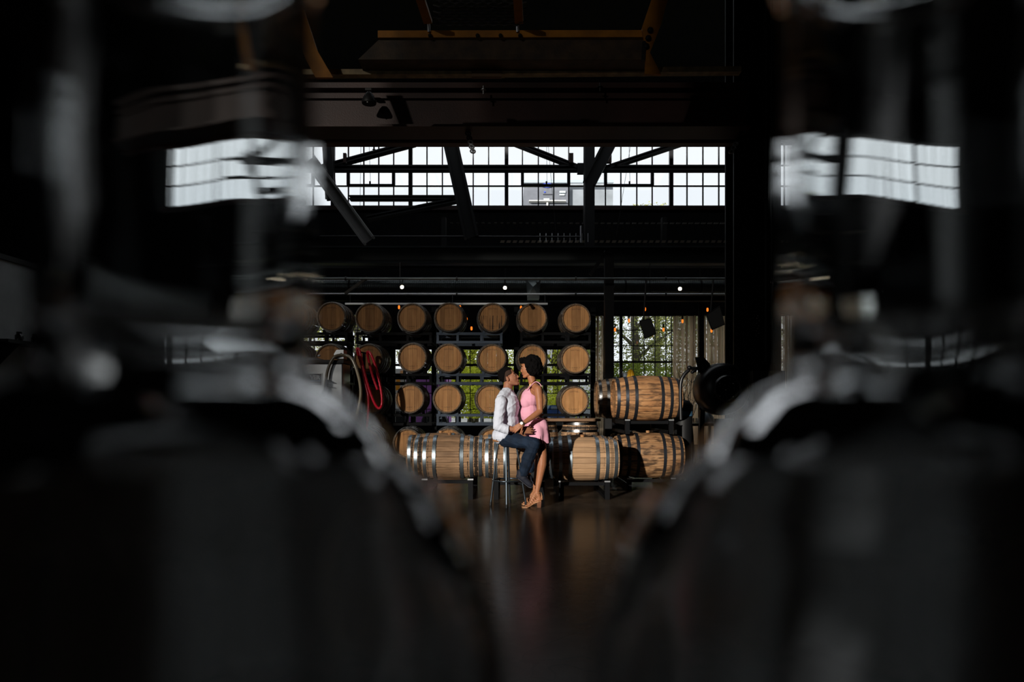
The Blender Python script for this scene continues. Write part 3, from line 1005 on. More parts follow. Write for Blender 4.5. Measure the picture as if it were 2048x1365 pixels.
H, ch = side(1226, 1357, 797, 9.6, KBIG, 'aged amber oak barrel with black hoops, upper one of the right pair', OAKA, HOOPD, OAKA, bung=False)
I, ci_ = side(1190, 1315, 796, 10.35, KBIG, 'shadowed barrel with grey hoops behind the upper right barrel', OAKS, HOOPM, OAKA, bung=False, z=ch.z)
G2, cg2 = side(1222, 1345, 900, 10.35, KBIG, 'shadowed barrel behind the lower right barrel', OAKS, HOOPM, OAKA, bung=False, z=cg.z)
floor_rack(ca.x - .28, ca.x + .28, (8.6, 9.22), ca.z - .262, 0, 'low black steel cradle under the left pair of side-lying barrels')
floor_rack(cd.x - .28, cd.x + .28, (8.6, 9.22), cd.z - .262, 0, 'low black steel cradle under the barrels behind the stool')
floor_rack(ce.x - .28, ce.x + .28, (8.6, 9.22), ce.z - .262, 0, 'low black steel cradle under the half-shadowed barrels')
floor_rack(cg.x - .30, cg.x + .30, (9.6, 10.35), cg.z - .305, 0, 'low black steel cradle under the lower right barrels')
floor_rack(ch.x - .30, ch.x + .30, (9.6, 10.35), ch.z - .305, cg.z + .308, 'black steel cradle between the two right-hand barrel rows')

# upright barrels and plank shelf behind the couple
for x, lab in ((1078, 'upright oak barrel under the plank just behind the woman'), (1160, 'upright oak barrel under the plank with a lit triangle')):
    barrel(KRACK, at(x, 0, 11.0).to_2d().to_3d() + Vector((0, 0, .45)), lab, OAK, HOOPM, OAKH, (0, -PI / 2, R(20)), staves=True, heads=(1,), bung=False)
pl = empty('plank_table', (at(1130, 0, 11).x, 11, .9), 'brown plank top laid across the two upright barrels', 'table')
for k in range(4): obj('plank', MB().box((at(1052, 0, 11).x, 10.65 + k * .18, .902), (at(1196, 0, 11).x, 10.65 + k * .18 + .175, .94)), PLANK, pl)
# small things on the shadowed barrel
zt = ci_.z + .318
yc = empty('yellow_cone', at(1261, 0, 10.35).to_2d().to_3d() + Vector((0, 0, zt - .005)), 'small yellow fluted cone standing on the shadowed barrel', 'cone')
mb = MB()
n = 24
for i, (r, h) in enumerate(((.055, 0), (.05, .05), (.038, .1), (.022, .125), (.001, .128))):
    for k in range(n):
        q = r * (1 + (.12 if k % 2 else -.08))
        mb.v.append(yc.location + Vector((q * math.cos(2 * PI * k / n), q * math.sin(2 * PI * k / n), h)))
for i in range(4):
    for k in range(n): mb.f.append((i * n + k, i * n + (k + 1) % n, (i + 1) * n + (k + 1) % n, (i + 1) * n + k))
obj('fluted_shell', mb, mat('yellow_plastic', (.8, .42, .01), .4, emit=None), yc)
obj('top_knob', MB().ell(yc.location + Vector((0, 0, .13)), (.012, .012, .01), nu=8, nv=6), MATS['yellow_plastic'], yc)
cp = empty('grey_cup', at(1253, 0, 10.35).to_2d().to_3d() + Vector((-.02, 0, zt - .006)), 'small blue-grey cup beside the yellow cone', 'cup')
obj('cup_body', MB().lathe([(.001, 0), (.03, 0), (.042, .075), (.039, .075), (.028, .006), (.001, .006)], 16, c=cp.location), mat('blue_grey_metal', (.3, .36, .42), .4, .4), cp, 40)
obj('cup_rim', MB().lathe([(.042, .072), (.045, .075), (.042, .079), (.039, .075)], 16, c=cp.location, closed=True), ALU, cp)

# ------------------------------------------------------------------ steel tank with hoses (left)
YK = 12.0
tk = empty('steel_tank', (at(610, 0, YK).x, YK + .28, 0), 'square brushed steel tank with a dark name plate', 'tank')
X0, X1, ZTK = at(540, 0, YK).x, at(686, 0, YK).x, at(0, 727, YK).z
mb = MB().box((X0, YK, .12), (X1, YK + .55, ZTK))
t_ = obj('tank_body', mb, STAIN, tk)
bv = t_.modifiers.new('edge', 'BEVEL'); bv.width = .025; bv.segments = 3
obj('lid_band', MB().box((X0 - .01, YK - .01, ZTK + .004), (X1 + .01, YK + .56, ZTK + .06)), mat('black_rubber', (.01, .01, .01), .5), tk)
lid = obj('lid', MB().lathe([(.001, .12), (.14, .115), (.25, .08), (.27, .06)], 40, c=((X0 + X1) / 2 - .02, YK + .28, ZTK)), STAIN, tk, 40)
obj('lid_knob', MB().ell(at(638, 712, YK + .28), (.03, .03, .022), nu=12, nv=8), ALU, lid, 60)
for sx in (X0 + .06, X1 - .06):
    for sy in (YK + .06, YK + .49): obj('leg', MB().tube([(sx, sy, 0), (sx, sy, .13)], .035, 10), STAIN, tk)
pl_ = obj('name_plate', MB().box(at(598, 747, YK - .012), at(644, 772, YK)), mat('navy_plate', (.006, .009, .018), .5, spec=.2), tk)
mb = MB()
for a_, b_ in (((598, 747.6), (644, 747.6)), ((598, 771.6), (644, 771.6)), ((643.6, 747.6), (643.6, 771.6))): mb.bar(at(*a_, YK - .014), at(*b_, YK - .014), .006, .006)
obj('plate_border', mb, ALU, pl_)


def text_obj(name, s, loc, size, m, parent, rx=PI / 2, ext=.003, bold=.004):
    cu = bpy.data.curves.new(name, 'FONT')
    cu.body = s; cu.size = size; cu.extrude = ext; cu.offset = bold
    to = bpy.data.objects.new(name, cu); COL.objects.link(to)
    dg = bpy.context.evaluated_depsgraph_get()
    me = bpy.data.meshes.new_from_object(to.evaluated_get(dg))
    bpy.data.objects.remove(to)
    me.transform(Matrix.Translation(Vector(loc) - rootloc(parent)) @ Matrix.Rotation(rx, 4, 'X'))
    me.materials.clear()
    return link(name, me, m, parent)


text_obj('plate_lettering', 'VER', at(620.5, 759, YK - .016), .098, mat('white_print', (.9, .92, .94), .5), pl_)
obj('plate_stripe', MB().box(at(619, 761, YK - .016), at(641, 763.5, YK - .013)), mat('blue_print', (.08, .15, .36), .5), pl_)
obj('plate_stripe', MB().box(at(619, 765.5, YK - .016), at(641, 769, YK - .013)), mat('deep_blue_print', (.012, .022, .09), .5), pl_)
br = obj('hose_bracket', MB().add([at(668, 718, YK - .03), at(668, 708, YK - .03), at(673, 700, YK - .03), at(687, 700, YK - .03), at(687, 718, YK - .03)] +
                                  [p + Vector((0, .25, 0)) for p in (at(668, 718, YK - .03), at(668, 708, YK - .03), at(673, 700, YK - .03), at(687, 700, YK - .03), at(687, 718, YK - .03))],
                                  [(0, 1, 2, 3, 4), (9, 8, 7, 6, 5)] + [(k, 5 + k, 5 + (k + 1) % 5, (k + 1) % 5) for k in range(5)]), STAIN, tk)
obj('bracket_hole', MB().tube([at(682.5, 709, YK - .035), at(682.5, 709, YK - .028)], .024, 14), BLACK, br)


def curve_pts(pts, n=40):
    P = [Vector(p) for p in pts]
    P = [P[0]] + P + [P[-1]]
    out = []
    segs = len(P) - 3
    for i in range(n + 1):
        u = i / n * segs
        k = min(int(u), segs - 1); t = u - k
        a, b, c, d = P[k:k + 4]
        out.append(.5 * ((2 * b) + (c - a) * t + (2 * a - 5 * b + 4 * c - d) * t * t + (3 * b - a - 3 * c + d) * t ** 3))
    return out


HOSEM = mat('smoky_clear_hose', (.22, .18, .12), .22, spec=.6)
h1 = empty('filling_hose', at(680, 712, YK), 'smoky brown filling hose looped over the tank bracket with black nozzle', 'hose')
yh = YK - .09
obj('hose_length', MB().tube(curve_pts([at(648, 790, yh), at(652, 762, yh), at(655, 742, yh), at(663, 722, yh), at(673, 712, yh), at(690, 711, yh + .04), at(703, 718, yh + .02), at(713, 740, yh), at(720, 768, yh), at(721, 795, yh), at(714, 830, yh), at(709, 865, yh), at(707, 900, yh), at(706, 930, yh)], 90), .026, 10), HOSEM, h1, 60)
mb = MB().tube([at(655, 760, yh - .005), at(650, 785, yh - .005)], .034, 10)
mb.tube([at(650, 784, yh - .005), at(645.5, 793, yh - .005)], [.05, .056], 12)
nz = obj('nozzle', mb, mat('black_rubber', (.01, .01, .01), .4), h1, 40)
for yy in (762, 772): obj('clamp_handle', MB().bar(at(652, yy, yh - .03), at(661, yy + 2, yh - .04), .02, .02), BLACK, nz)
obj('nozzle_tip', MB().tube([at(651, 792, yh), at(651, 800, yh), at(650.5, 830, yh)], [.02, .02, .012], 8), STAIN, nz, 60)
REDH = mat('red_ribbed_hose', (.60, .008, .03), .28, spec=.6, bump=0)
h2 = empty('red_hose', at(735, 700, 12.5), 'ribbed red hose hung in a long loop right of the tank', 'hose')


def ribbed(pts, n, r):
    p = curve_pts(pts, n)
    return MB().tube(p, [r * (1.0 if i % 2 else .74) for i in range(len(p))], 10)


yq = 12.5
obj('hose_loop', ribbed([at(731, 880, yq), at(735, 842, yq), at(737, 815, yq), at(736, 790, yq + .04), at(730, 765, yq + .06), at(724, 735, yq + .06), at(716, 708, yq + .04), at(714, 699, yq), at(719, 702, yq - .04), at(726, 735, yq - .05), at(737, 775, yq - .05), at(748, 805, yq - .05), at(757, 817, yq - .03), at(763, 812, yq), at(764, 795, yq), at(758, 760, yq), at(750, 730, yq), at(741, 708, yq), at(735, 705, yq + .03), at(737, 720, yq + .06), at(745, 752, yq + .07), at(755, 780, yq + .07)], 190, .0265), REDH, h2, 60)
pst = empty('hose_post', (at(728, 0, 12.68).x, 12.68, 0), 'dark hook post that carries the red hose', 'post')
z1 = at(0, 706, 12.68).z
obj('post_shaft', MB().tube([(pst.location.x, 12.68, 0), (pst.location.x, 12.68, z1)], .03, 10), BLACK, pst)
obj('hook', MB().tube([at(713, 703, 12.52), at(728, 706, 12.66), at(743, 709, 12.52)], .014, 8), BLACK, pst)
obj('base_plate', MB().box((pst.location.x - .12, 12.58, 0), (pst.location.x + .12, 12.78, .015)), BLACK, pst)

# ------------------------------------------------------------------ right side: drum vessel, speakers, curtains, branches
dr = empty('black_vessel', at(1441, 0, 8.95).to_2d().to_3d(), 'large round black steel vessel with bolted face beside the column', 'vessel')
Yd = 8.95
rad = 52 / F * Yd
c = at(1441, 779, Yd)
VB = mat('vessel_black', (.006, .006, .007), .35, spec=.5)
obj('drum', MB().lathe([(.001, -.30), (rad * .5, -.29), (rad * .86, -.24), (rad * .985, -.14), (rad, -.05), (rad, .10), (rad * .95, .14), (.001, .16)], 56, 'Y', c=c), VB, dr, 50)
obj('face_ring', MB().lathe([(rad * .42, -.30), (rad * .47, -.325), (rad * .52, -.295)], 40, 'Y', c=c), VB, dr, 50)
for x, y in ((1440, 767), (1466.5, 767.5), (1440, 793), (1466.5, 794), (1481, 775.5), (1452, 780)):
    obj('bolt', MB().ell(at(x, y, Yd - .31), (.012, .014, .012), nu=8, nv=6), mat('polished_bolt', (.8, .8, .8), .2, 1), dr, 60)
mb = MB(); mb.add([at(1390, 715, Yd + .05), at(1408, 715, Yd + .05), at(1420, 728, Yd + .05), at(1420, 745, Yd + .05), at(1397, 746, Yd + .05)] + [at(x, y, Yd - .08) for x, y in ((1390, 715), (1408, 715), (1420, 728), (1420, 745), (1397, 746))],
                  [(0, 4, 3, 2, 1), (5, 6, 7, 8, 9)] + [(k, (k + 1) % 5, 5 + (k + 1) % 5, 5 + k) for k in range(5)])
vl = obj('valve_block', mb, VB, dr)
obj('valve_wheel', MB().ell(at(1379, 736, Yd - .03), (.035, .03, .03), nu=12, nv=8).tube([at(1379, 737, Yd - .03), at(1398, 738, Yd - .03)], .022, 8).cap(at(1384, 745, Yd - .03), .02, at(1390, 741, Yd - .03), .026), VB, vl, 60)
obj('outlet_pipe', MB().tube(curve_pts([at(1379, 740, Yd), at(1370, 748, Yd), at(1363, 760, Yd), at(1361, 775, Yd), at(1361, 800, Yd), at(1362, 840, Yd)], 30), .024, 10), VB, dr, 60)
zl = c.z - rad * .8
for sx in (-.24, .24):
    obj('leg', MB().bar((c.x + sx, Yd, zl), (c.x + sx * 1.2, Yd, 0), .06, .06), mat('dark_red_leg', (.07, .008, .008), .5) if sx > 0 else VB, dr)
gp = empty('boarded_screen', at(1450, 0, 9.25).to_2d().to_3d() + Vector((0, 0, 0)), 'grey boarded panel standing low behind the black vessel', 'panel')
for k in range(4):
    x = 1429 + k * 10
    obj('board', MB().box(at(x, 838, 9.22), Vector((at(x + 9.4, 0, 9.22).x, 9.25, .01))), mat('grey_board', (.12, .125, .13), .6, var=.3, vscale=5), gp)
bn = empty('banded_bin', at(1367, 0, 9.05).to_2d().to_3d(), 'tall black bin with a dull blue band beside the upper right barrel', 'bin')
cc = at(1366, 820, 9.9)
bn.location = (cc.x, cc.y, 0)
z2 = cc.z
obj('bin_body', MB().lathe([(.001, 0), (.12, 0), (.135, z2 - .08), (.001, z2 - .08)], 20, c=(cc.x, cc.y, 0)), BLACK, bn, 40)
obj('blue_band', MB().lathe([(.137, z2 - .09), (.137, z2 - .02), (.001, z2 - .02)], 20, c=(cc.x, cc.y, 0)), mat('dull_blue', (.05, .13, .22), .5), bn, 40)
obj('lid', MB().lathe([(.142, z2 - .02), (.145, z2 + .06), (.09, z2 + .13), (.001, z2 + .15)], 20, c=(cc.x, cc.y, 0)), BLACK, bn, 40)
# low side table with tumblers behind the vessel
stb = empty('bar_table', at(1395, 0, 11.5).to_2d().to_3d(), 'small black bar table behind the round vessel', 'table')
ztb = at(0, 847, 11.5).z
cx = stb.location.x
obj('table_top', MB().box((cx - .3, 11.25, ztb - .04), (cx + .3, 11.75, ztb)), BLACK, stb)
for sx in (-.27, .27):
    for sy in (11.28, 11.72): obj('leg', MB().box((cx + sx - .02, sy - .02, 0), (cx + sx + .02, sy + .02, ztb - .04)), BLACK, stb)
GL = glass_mat('tumbler_glass', (.95, .97, .97))
for i, x in enumerate((1383, 1390, 1397)):
    g = empty('tumbler', at(x, 0, 11.4).to_2d().to_3d() + Vector((0, 0, ztb)), 'clear tumbler on the small bar table, %s' % ('nearest the banded bin', 'middle of three', 'nearest the vessel')[i], 'glass', 'tumblers on the bar table')
    obj('tumbler_wall', MB().lathe([(.001, .001), (.026, .001), (.03, .09), (.027, .09), (.023, .012), (.001, .012)], 16, c=g.location), GL, g, 40)
nk = empty('grey_cloth', at(1400, 0, 11.6).to_2d().to_3d() + Vector((.1, 0, ztb)), 'crumpled pale grey cloth heaped on the small bar table', 'cloth')
mb = MB()
for k in range(26):
    t = 2 * PI * k / 26
    for j, (r, h) in enumerate(((.13, 0), (.11, .06), (.07, .12), (.03, .15))):
        q = r * (1 + .25 * math.sin(5 * t + j)); mb.v.append(nk.location + Vector((q * math.cos(t), q * math.sin(t) * .7, h + .02 * math.sin(3 * t + j) + (.02 if j else .0))))
for k in range(26):
    for j in range(3): mb.f.append((k * 4 + j, ((k + 1) % 26) * 4 + j, ((k + 1) % 26) * 4 + j + 1, k * 4 + j + 1))
mb.f.append(tuple(k * 4 + 3 for k in range(26)))
obj('cloth_folds', mb, mat('grey_linen', (.28, .32, .34), .8), nk, 180)

for i, (pts, dpx, lab, Y) in enumerate((
        (((1278, 642), (1302, 637), (1313, 668), (1290, 679)), 6, 'black loudspeaker hung at a tilt in front of the clear window', 12.0),
        (((1412, 630), (1440, 612), (1450, 650), (1424, 661)), 8, 'black loudspeaker hung in front of the pale curtain', 12.0))):
    cpt = sum((at(*p, Y) for p in pts), Vector()) / 4
    s = empty('loudspeaker', cpt, lab, 'loudspeaker', 'hung loudspeakers')
    f = [at(*p, Y) for p in pts]
    off = Vector((dpx / F * Y, .28, .04))
    b4 = [p + off for p in f]
    obj('cabinet', MB().add(f + b4, [(0, 3, 2, 1), (4, 5, 6, 7), (0, 1, 5, 4), (1, 2, 6, 5), (2, 3, 7, 6), (3, 0, 4, 7)]), BLACK, s)
    gq = [cpt.lerp(p, .9) + Vector((0, -.012, 0)) for p in f]; gb = [cpt.lerp(p, .9) + Vector((0, .002, 0)) for p in f]
    obj('grille', MB().add(gq + gb, [(0, 3, 2, 1), (0, 1, 5, 4), (1, 2, 6, 5), (2, 3, 7, 6), (3, 0, 4, 7)]), mat('speaker_grille', (.02, .02, .02), .6, bump=.4, bscale=200), s)
    obj('yoke', MB().tube([f[0].lerp(f[1], .5) + Vector((0, .14, 0)), (cpt.x, Y + .14, at(0, 557.5, Y + .14).z)], .016, 8), BLACK, s)


def curtain(px0, px1, lab, Y=19.6, y0=632, y1=890):
    a, b = at(px0, y0, Y), at(px1, y1, Y)
    mb = MB()
    nx = max(14, int((px1 - px0) * 1.6)); nz = 6
    for j in range(nz + 1):
        z = a.z + (b.z - a.z) * j / nz
        for i in range(nx + 1):
            x = a.x + (b.x - a.x) * i / nx
            mb.v.append(Vector((x + .01 * math.sin(j * 2 + i), Y + .05 * math.sin(x * 26) + .02 * math.sin(x * 61 + j * .3), z)))
    for j in range(nz):
        for i in range(nx): mb.f.append((j * (nx + 1) + i, j * (nx + 1) + i + 1, (j + 1) * (nx + 1) + i + 1, (j + 1) * (nx + 1) + i))
    o = empty('string_curtain', at((px0 + px1) / 2, y1, Y), lab, 'curtain', 'pale string curtains')
    obj('curtain_strings', mb, CURT, o, 180)
    obj('curtain_rod', MB().tube([at(px0 - 3, y0 - 1, Y), at(px1 + 3, y0 - 1, Y)], .02, 8), BLACK, o)


curtain(1187, 1206, 'narrow pale string curtain beside the last barrel column')
curtain(1346, 1402, 'beige string curtain right of the clear window panes')
curtain(1406, 1476, 'beige string curtain beside the black column')
curtain(1520, 1640, 'beige string curtain seen past the column behind the right bottle')
pw = struct('pillar_window', MB().box(at(1399, 560, 19.3), Vector((at(1408, 0, 19.3).x, 19.45, 0))), BLACK)
tw = empty('branch_vase', at(1375, 0, 12.4).to_2d().to_3d(), 'bare dark branches in a tall floor vase behind the right barrels', 'branches')
zv = 1.0
tw_c = tw.location
obj('vase', MB().lathe([(.001, 0), (.1, 0), (.13, .3), (.09, .8), (.07, zv), (.06, zv), (.08, .8), (.11, .3), (.001, .03)], 20, c=tw_c), BLACK, tw, 40)
random.seed(11)
for k in range(16):
    x, y = random.uniform(1330, 1408), random.uniform(712, 830)
    st = Vector((tw_c.x, tw_c.y, zv - .25))
    e = at(x, y, 12.4 + random.uniform(-.3, .3))
    mid = st.lerp(e, .5) + Vector((random.uniform(-.08, .08), 0, random.uniform(0, .1)))
    mb = MB().tube(curve_pts([st, mid, e], 8), [.009 * (1 - .75 * i / 8) for i in range(9)], 5)
    for q in range(2):
        s0 = mid.lerp(e, random.uniform(.1, .7))
        mb.tube([s0, s0 + Vector((random.uniform(-.25, .25), random.uniform(-.1, .1), random.uniform(.05, .3)))], [.004, .002], 5)
    obj('branch', mb, BLACK, tw)

# shelf and jars on the left partition
sh = empty('wall_shelf', Vector((-7.85, 11.0, at(0, 685, 10.9).z)), 'black bracket shelf on the pale partition wall', 'shelf')
zs = sh.location.z
obj('shelf_board', MB().box((-8.0, 10.3, zs - .05), (-7.6, 12.2, zs)), BLACK, sh)
for y in (10.6, 11.9): obj('bracket', MB().add([(-8, y, zs - .05), (-7.65, y, zs - .05), (-8, y, zs - .4), (-8, y + .03, zs - .05), (-7.65, y + .03, zs - .05), (-8, y + .03, zs - .4)], [(0, 1, 2), (5, 4, 3), (0, 3, 4, 1), (1, 4, 5, 2), (2, 5, 3, 0)]), BLACK, sh)
JAR = mat('dark_jar_glass', (.015, .015, .012), .1, spec=.7)
for i, (y, h, r) in enumerate(((10.75, .12, .06), (11.1, .12, .05), (11.45, .22, .07))):
    j = empty('jar', (-7.76, y, zs), ('squat dark jar, first on the wall shelf', 'small dark jar in the middle of the wall shelf', 'tall dark bottle at the far end of the wall shelf')[i], 'jar', 'jars on the wall shelf')
    obj('jar_body', MB().lathe([(.001, 0), (r, 0), (r, h * .75), (r * .6, h), (.001, h)], 16, c=j.location), JAR, j, 40)
    obj('lid', MB().lathe([(.001, h), (r * .65, h), (r * .65, h + .03), (.001, h + .03)], 16, c=j.location), BLACK, j, 40)

# ------------------------------------------------------------------ outside
struct('ground_outside', MB().box((-60, YB + .3, -.12), (60, 130, -.02)), mat('yard_asphalt', (.22, .22, .21), .8, var=.3))


def tree(x, Y, ztop, zlow, rx, n, lab, col, leaf=.16, trunk=True, name='tree', seed=0, gaps=1.0):
    rnd = random.Random(seed + int(x * 10))
    X = (x - HX) / F * Y
    t = empty(name, (X, Y, 0), lab, 'tree' if name == 'tree' else 'hedge', 'trees and hedges outside the windows')
    leaf *= .62; n = int(n * 1.9)
    mb = MB()
    cl = [(rnd.uniform(-1, 1), rnd.uniform(-1, 1), rnd.uniform(0, 1)) for _ in range(int(40 * gaps))]
    for k in range(n):
        a, b, c = cl[rnd.randrange(len(cl))]
        s = .34 / gaps ** .4
        p = Vector((X + rx * (a * .85 + rnd.gauss(0, s * .5)), Y + rx * .5 * (b + rnd.gauss(0, s)), zlow + (ztop - zlow) * min(1, max(0, c + rnd.gauss(0, .09)))))
        u = Vector((rnd.gauss(0, 1), rnd.gauss(0, 1), rnd.gauss(0, 1))).normalized()
        w = u.orthogonal().normalized()
        l = leaf * rnd.uniform(.7, 1.3)
        m_ = len(mb.v)
        mb.v += [p - u * l * .5, p + w * l * .3, p + u * l * .5, p - w * l * .3]
        mb.f.append((m_, m_ + 1, m_ + 2, m_ + 3))
    me = bpy.data.meshes.new('foliage'); me.from_pydata([p - t.location for p in mb.v], [], mb.f)
    o = link('foliage', me, leaf_mat('leaf_%d' % int(sum(col) * 1000), col), t); o['kind'] = 'stuff'
    if trunk:
        bk = mat('tree_bark', (.10, .085, .065), .9, bump=.4, bscale=12, var=.3)
        obj('trunk', MB().tube(curve_pts([(X, Y, 0), (X + .1, Y, ztop * .35), (X - .05, Y, ztop * .65), (X + .15, Y, ztop * .92)], 14), [.30 - .018 * i for i in range(15)], 10), bk, t, 60)
        for k in range(7):
            z = ztop * (.32 + .08 * k); sg = -1 if k % 2 else 1
            obj('branch', MB().tube([(X, Y, z), (X + sg * rx * .3, Y + rnd.uniform(-.5, .5), z + 1.0), (X + sg * rx * .65, Y, z + 1.5 + .5 * rnd.random())], [.1, .06, .025], 7), bk, t, 60)


GRN, YGR, OLV = (.30, .33, .11), (.62, .66, .10), (.50, .50, .15)
tree(1268, 34, 10.2, 2.9, 3.4, 9500, 'leafy tree with grey trunk outside the clear right window', GRN, .235, seed=1)
tree(1440, 37, 10.2, 2.6, 3.2, 4500, 'leafy tree outside behind the beige curtains', GRN, .22, seed=2)
tree(1620, 34, 9.0, 2.4, 3.0, 2800, 'leafy tree outside beyond the black column', GRN, .24, seed=3)
tree(715, 34, 9.0, 2.2, 2.3, 3600, 'yellow-green tree outside the left window', OLV, .22, seed=4)
tree(550, 37, 8.8, 2.0, 2.6, 2600, 'olive tree outside far left behind the left bottle', OLV, .25, seed=5)
tree(945, 33, 5.6, 1.2, 2.4, 5200, 'bright green tree outside between the barrel columns', YGR, .2, seed=6)
tree(1110, 37, 5.8, 1.0, 2.4, 5200, 'bright green tree outside right of the couple', YGR, .2, seed=7)
tree(1312, 46, 14.6, 4, 1.6, 1600, 'distant tree whose top shows over the window sill', OLV, .3, seed=8)
tree(1420, 60, 17.6, 6, 4.5, 1400, 'far bare treetops above the sill at the right', (.22, .22, .15), .3, seed=9)
tree(1300, 29.5, 2.9, .2, 2.4, 6000, 'dark green hedge outside below the right window tree', (.22, .28, .05), .2, trunk=False, name='hedge', seed=10)
tree(1020, 31, 2.8, .6, 3.2, 7000, 'bright hedge outside behind the couple', (.58, .62, .07), .2, trunk=False, name='hedge', seed=11)
tree(650, 29.5, 2.6, .2, 3.4, 4000, 'low hedge outside behind the tank', (.36, .38, .09), .22, trunk=False, name='hedge', seed=12)
tree(1560, 29.5, 2.6, .2, 3.2, 3500, 'low hedge outside behind the curtains', (.3, .34, .09), .22, trunk=False, name='hedge', seed=13)

bl = empty('grey_building', at(1136, 0, 62).to_2d().to_3d(), 'boxy dark grey building outside, seen through the high window', 'building')
YB2 = 62
obj('facade', MB().box(at(1048, 366, YB2), Vector((at(1136, 0, YB2).x, YB2 + 12, 0))), mat('charcoal_cladding', (.095, .10, .115), .8, var=.1), bl)
obj('side_wing', MB().box(at(1136.3, 366, YB2 + 1), Vector((at(1226, 0, YB2 + 1).x, YB2 + 13, 0))), mat('grey_cladding', (.17, .185, .20), .8, var=.25, vscale=.6), bl)
obj('parapet', MB().box(at(1047, 360, YB2 - .2), at(1227, 367, YB2)), mat('pale_parapet', (.24, .29, .32), .7), bl)
em = link('blue_emblem', MB().lathe([(.001, -.08), (1.0, -.08), (1.0, .02)], 28, 'Y').mesh('blue_emblem'), mat('emblem_blue', (.02, .05, .40), .6), bl)
em.data.transform(Matrix.Diagonal((.55, 1, .2, 1)))
em.location = at(1094, 371.5, YB2 - .05) - bl.location
obj('lit_ledge', MB().box(at(1058, 402, YB2 - .6), at(1131, 404.5, YB2)), mat('white_ledge', (.62, .60, .55), .6), bl)
obj('ledge_post', MB().box(at(1093, 404, YB2 - .3), at(1096, 414, YB2 - .1)), MATS['white_ledge'], bl)
for a, b in (((1119, 382), (1131, 387)), ((1119, 388), (1129, 392))): obj('louvre', MB().box(at(*a, YB2 - .15), at(*b, YB2)), mat('pale_louvre', (.34, .40, .41), .6), bl)
mb = MB()
for k in range(4): mb.box(at(1087.5 + k * 3, 397, YB2 - .1), at(1089.8 + k * 3, 400.5, YB2))
obj('window_strip', mb, mat('pale_window', (.45, .47, .48), .5), bl)
obj('dark_lettering_bar', MB().box(at(1086, 388, YB2 - .1), at(1105, 390, YB2)), mat('sign_black', (.02, .02, .03), .6), bl)
obj('blue_dot', MB().box(at(1088, 383, YB2 - .1), at(1091, 386, YB2)), MATS['emblem_blue'], bl)
# parked vehicles outside
vh = empty('delivery_truck', at(845, 0, 24.5).to_2d().to_3d(), 'white, orange and purple truck parked outside behind the third barrel column', 'truck')
Yv = 24.5
WHT = mat('truck_white', (.75, .75, .74), .5); ORG = mat('truck_orange', (.75, .28, .01), .5); PUR = mat('truck_purple', (.40, .14, .50), .5); DKG = mat('truck_glass', (.03, .04, .04), .2)
obj('cargo_box', MB().box(at(780, 738, Yv), Vector((at(812, 0, Yv).x, Yv + 2, .5))), WHT, vh)
obj('cargo_panel', MB().box(at(788, 751, Yv - .03), at(800, 781, Yv)), ORG, vh)
obj('cargo_panel', MB().box(at(801, 742, Yv - .03), at(809, 757, Yv)), ORG, vh)
obj('cab', MB().box(at(812, 752, Yv), Vector((at(893, 0, Yv).x, Yv + 2, .5))), PUR, vh)
obj('windscreen', MB().box(at(816, 756, Yv - .03), at(829, 766, Yv)), DKG, vh)
obj('door_window', MB().box(at(884, 752, Yv - .03), at(889.5, 764, Yv)), DKG, vh)
obj('white_stripe', MB().box(at(866, 750, Yv - .03), at(881, 760, Yv)), WHT, vh)
for x in (790, 870): obj('wheel', MB().lathe([(.001, -.12), (.45, -.12), (.5, 0), (.45, .12), (.001, .12)], 20, 'Y', c=(at(x, 0, Yv).x, Yv - .02, .48)), BLACK, vh, 40)
cv = empty('parked_car', at(1104, 0, 25).to_2d().to_3d(), 'blue and white car parked outside right of the woman', 'car')
obj('body', MB().add([at(x, y, 25) for x, y in ((1085, 836), (1087, 822), (1096, 820), (1100, 811), (1122, 811), (1130, 822), (1130, 836))] + [at(x, y, 25) + Vector((0, 1.7, 0)) for x, y in ((1085, 836), (1087, 822), (1096, 820), (1100, 811), (1122, 811), (1130, 822), (1130, 836))],
                     [tuple(range(7)), tuple(range(13, 6, -1))] + [(k, 7 + k, 7 + (k + 1) % 7, (k + 1) % 7) for k in range(7)]), mat('car_blue', (.05, .12, .35), .3), cv)
obj('side_window', MB().box(at(1102, 813, 24.98), at(1119, 820, 25.0)), mat('car_glass', (.3, .38, .5), .2), cv)
for x in (1092, 1124): obj('wheel', MB().lathe([(.001, -.08), (.3, -.08), (.32, 0), (.3, .1), (.001, .1)], 18, 'Y', c=(at(x, 0, 25).x, 25.02, .32)), BLACK, cv, 40)
us = empty('yellow_sign', at(1012, 0, 23).to_2d().to_3d(), 'yellow and orange sign on a pole outside behind the man', 'sign')
obj('sign_face', MB().add([at(1011, 737, 23), at(1015, 742, 23), at(1008, 743, 23), at(1011, 737, 23.05), at(1015, 742, 23.05), at(1008, 743, 23.05)], [(0, 1, 2), (5, 4, 3), (0, 3, 4, 1), (1, 4, 5, 2), (2, 5, 3, 0)]), mat('sign_yellow', (.8, .45, .02), .5), us)
obj('sign_board', MB().box(at(998, 770, 23), at(1011, 774.5, 23.05)), mat('sign_orange', (.75, .3, .01), .5), us)
obj('pole', MB().tube([at(1012, 738, 23.1), Vector((at(1012, 0, 23.1).x, 23.1, 0))], .03, 8), BLACK, us)

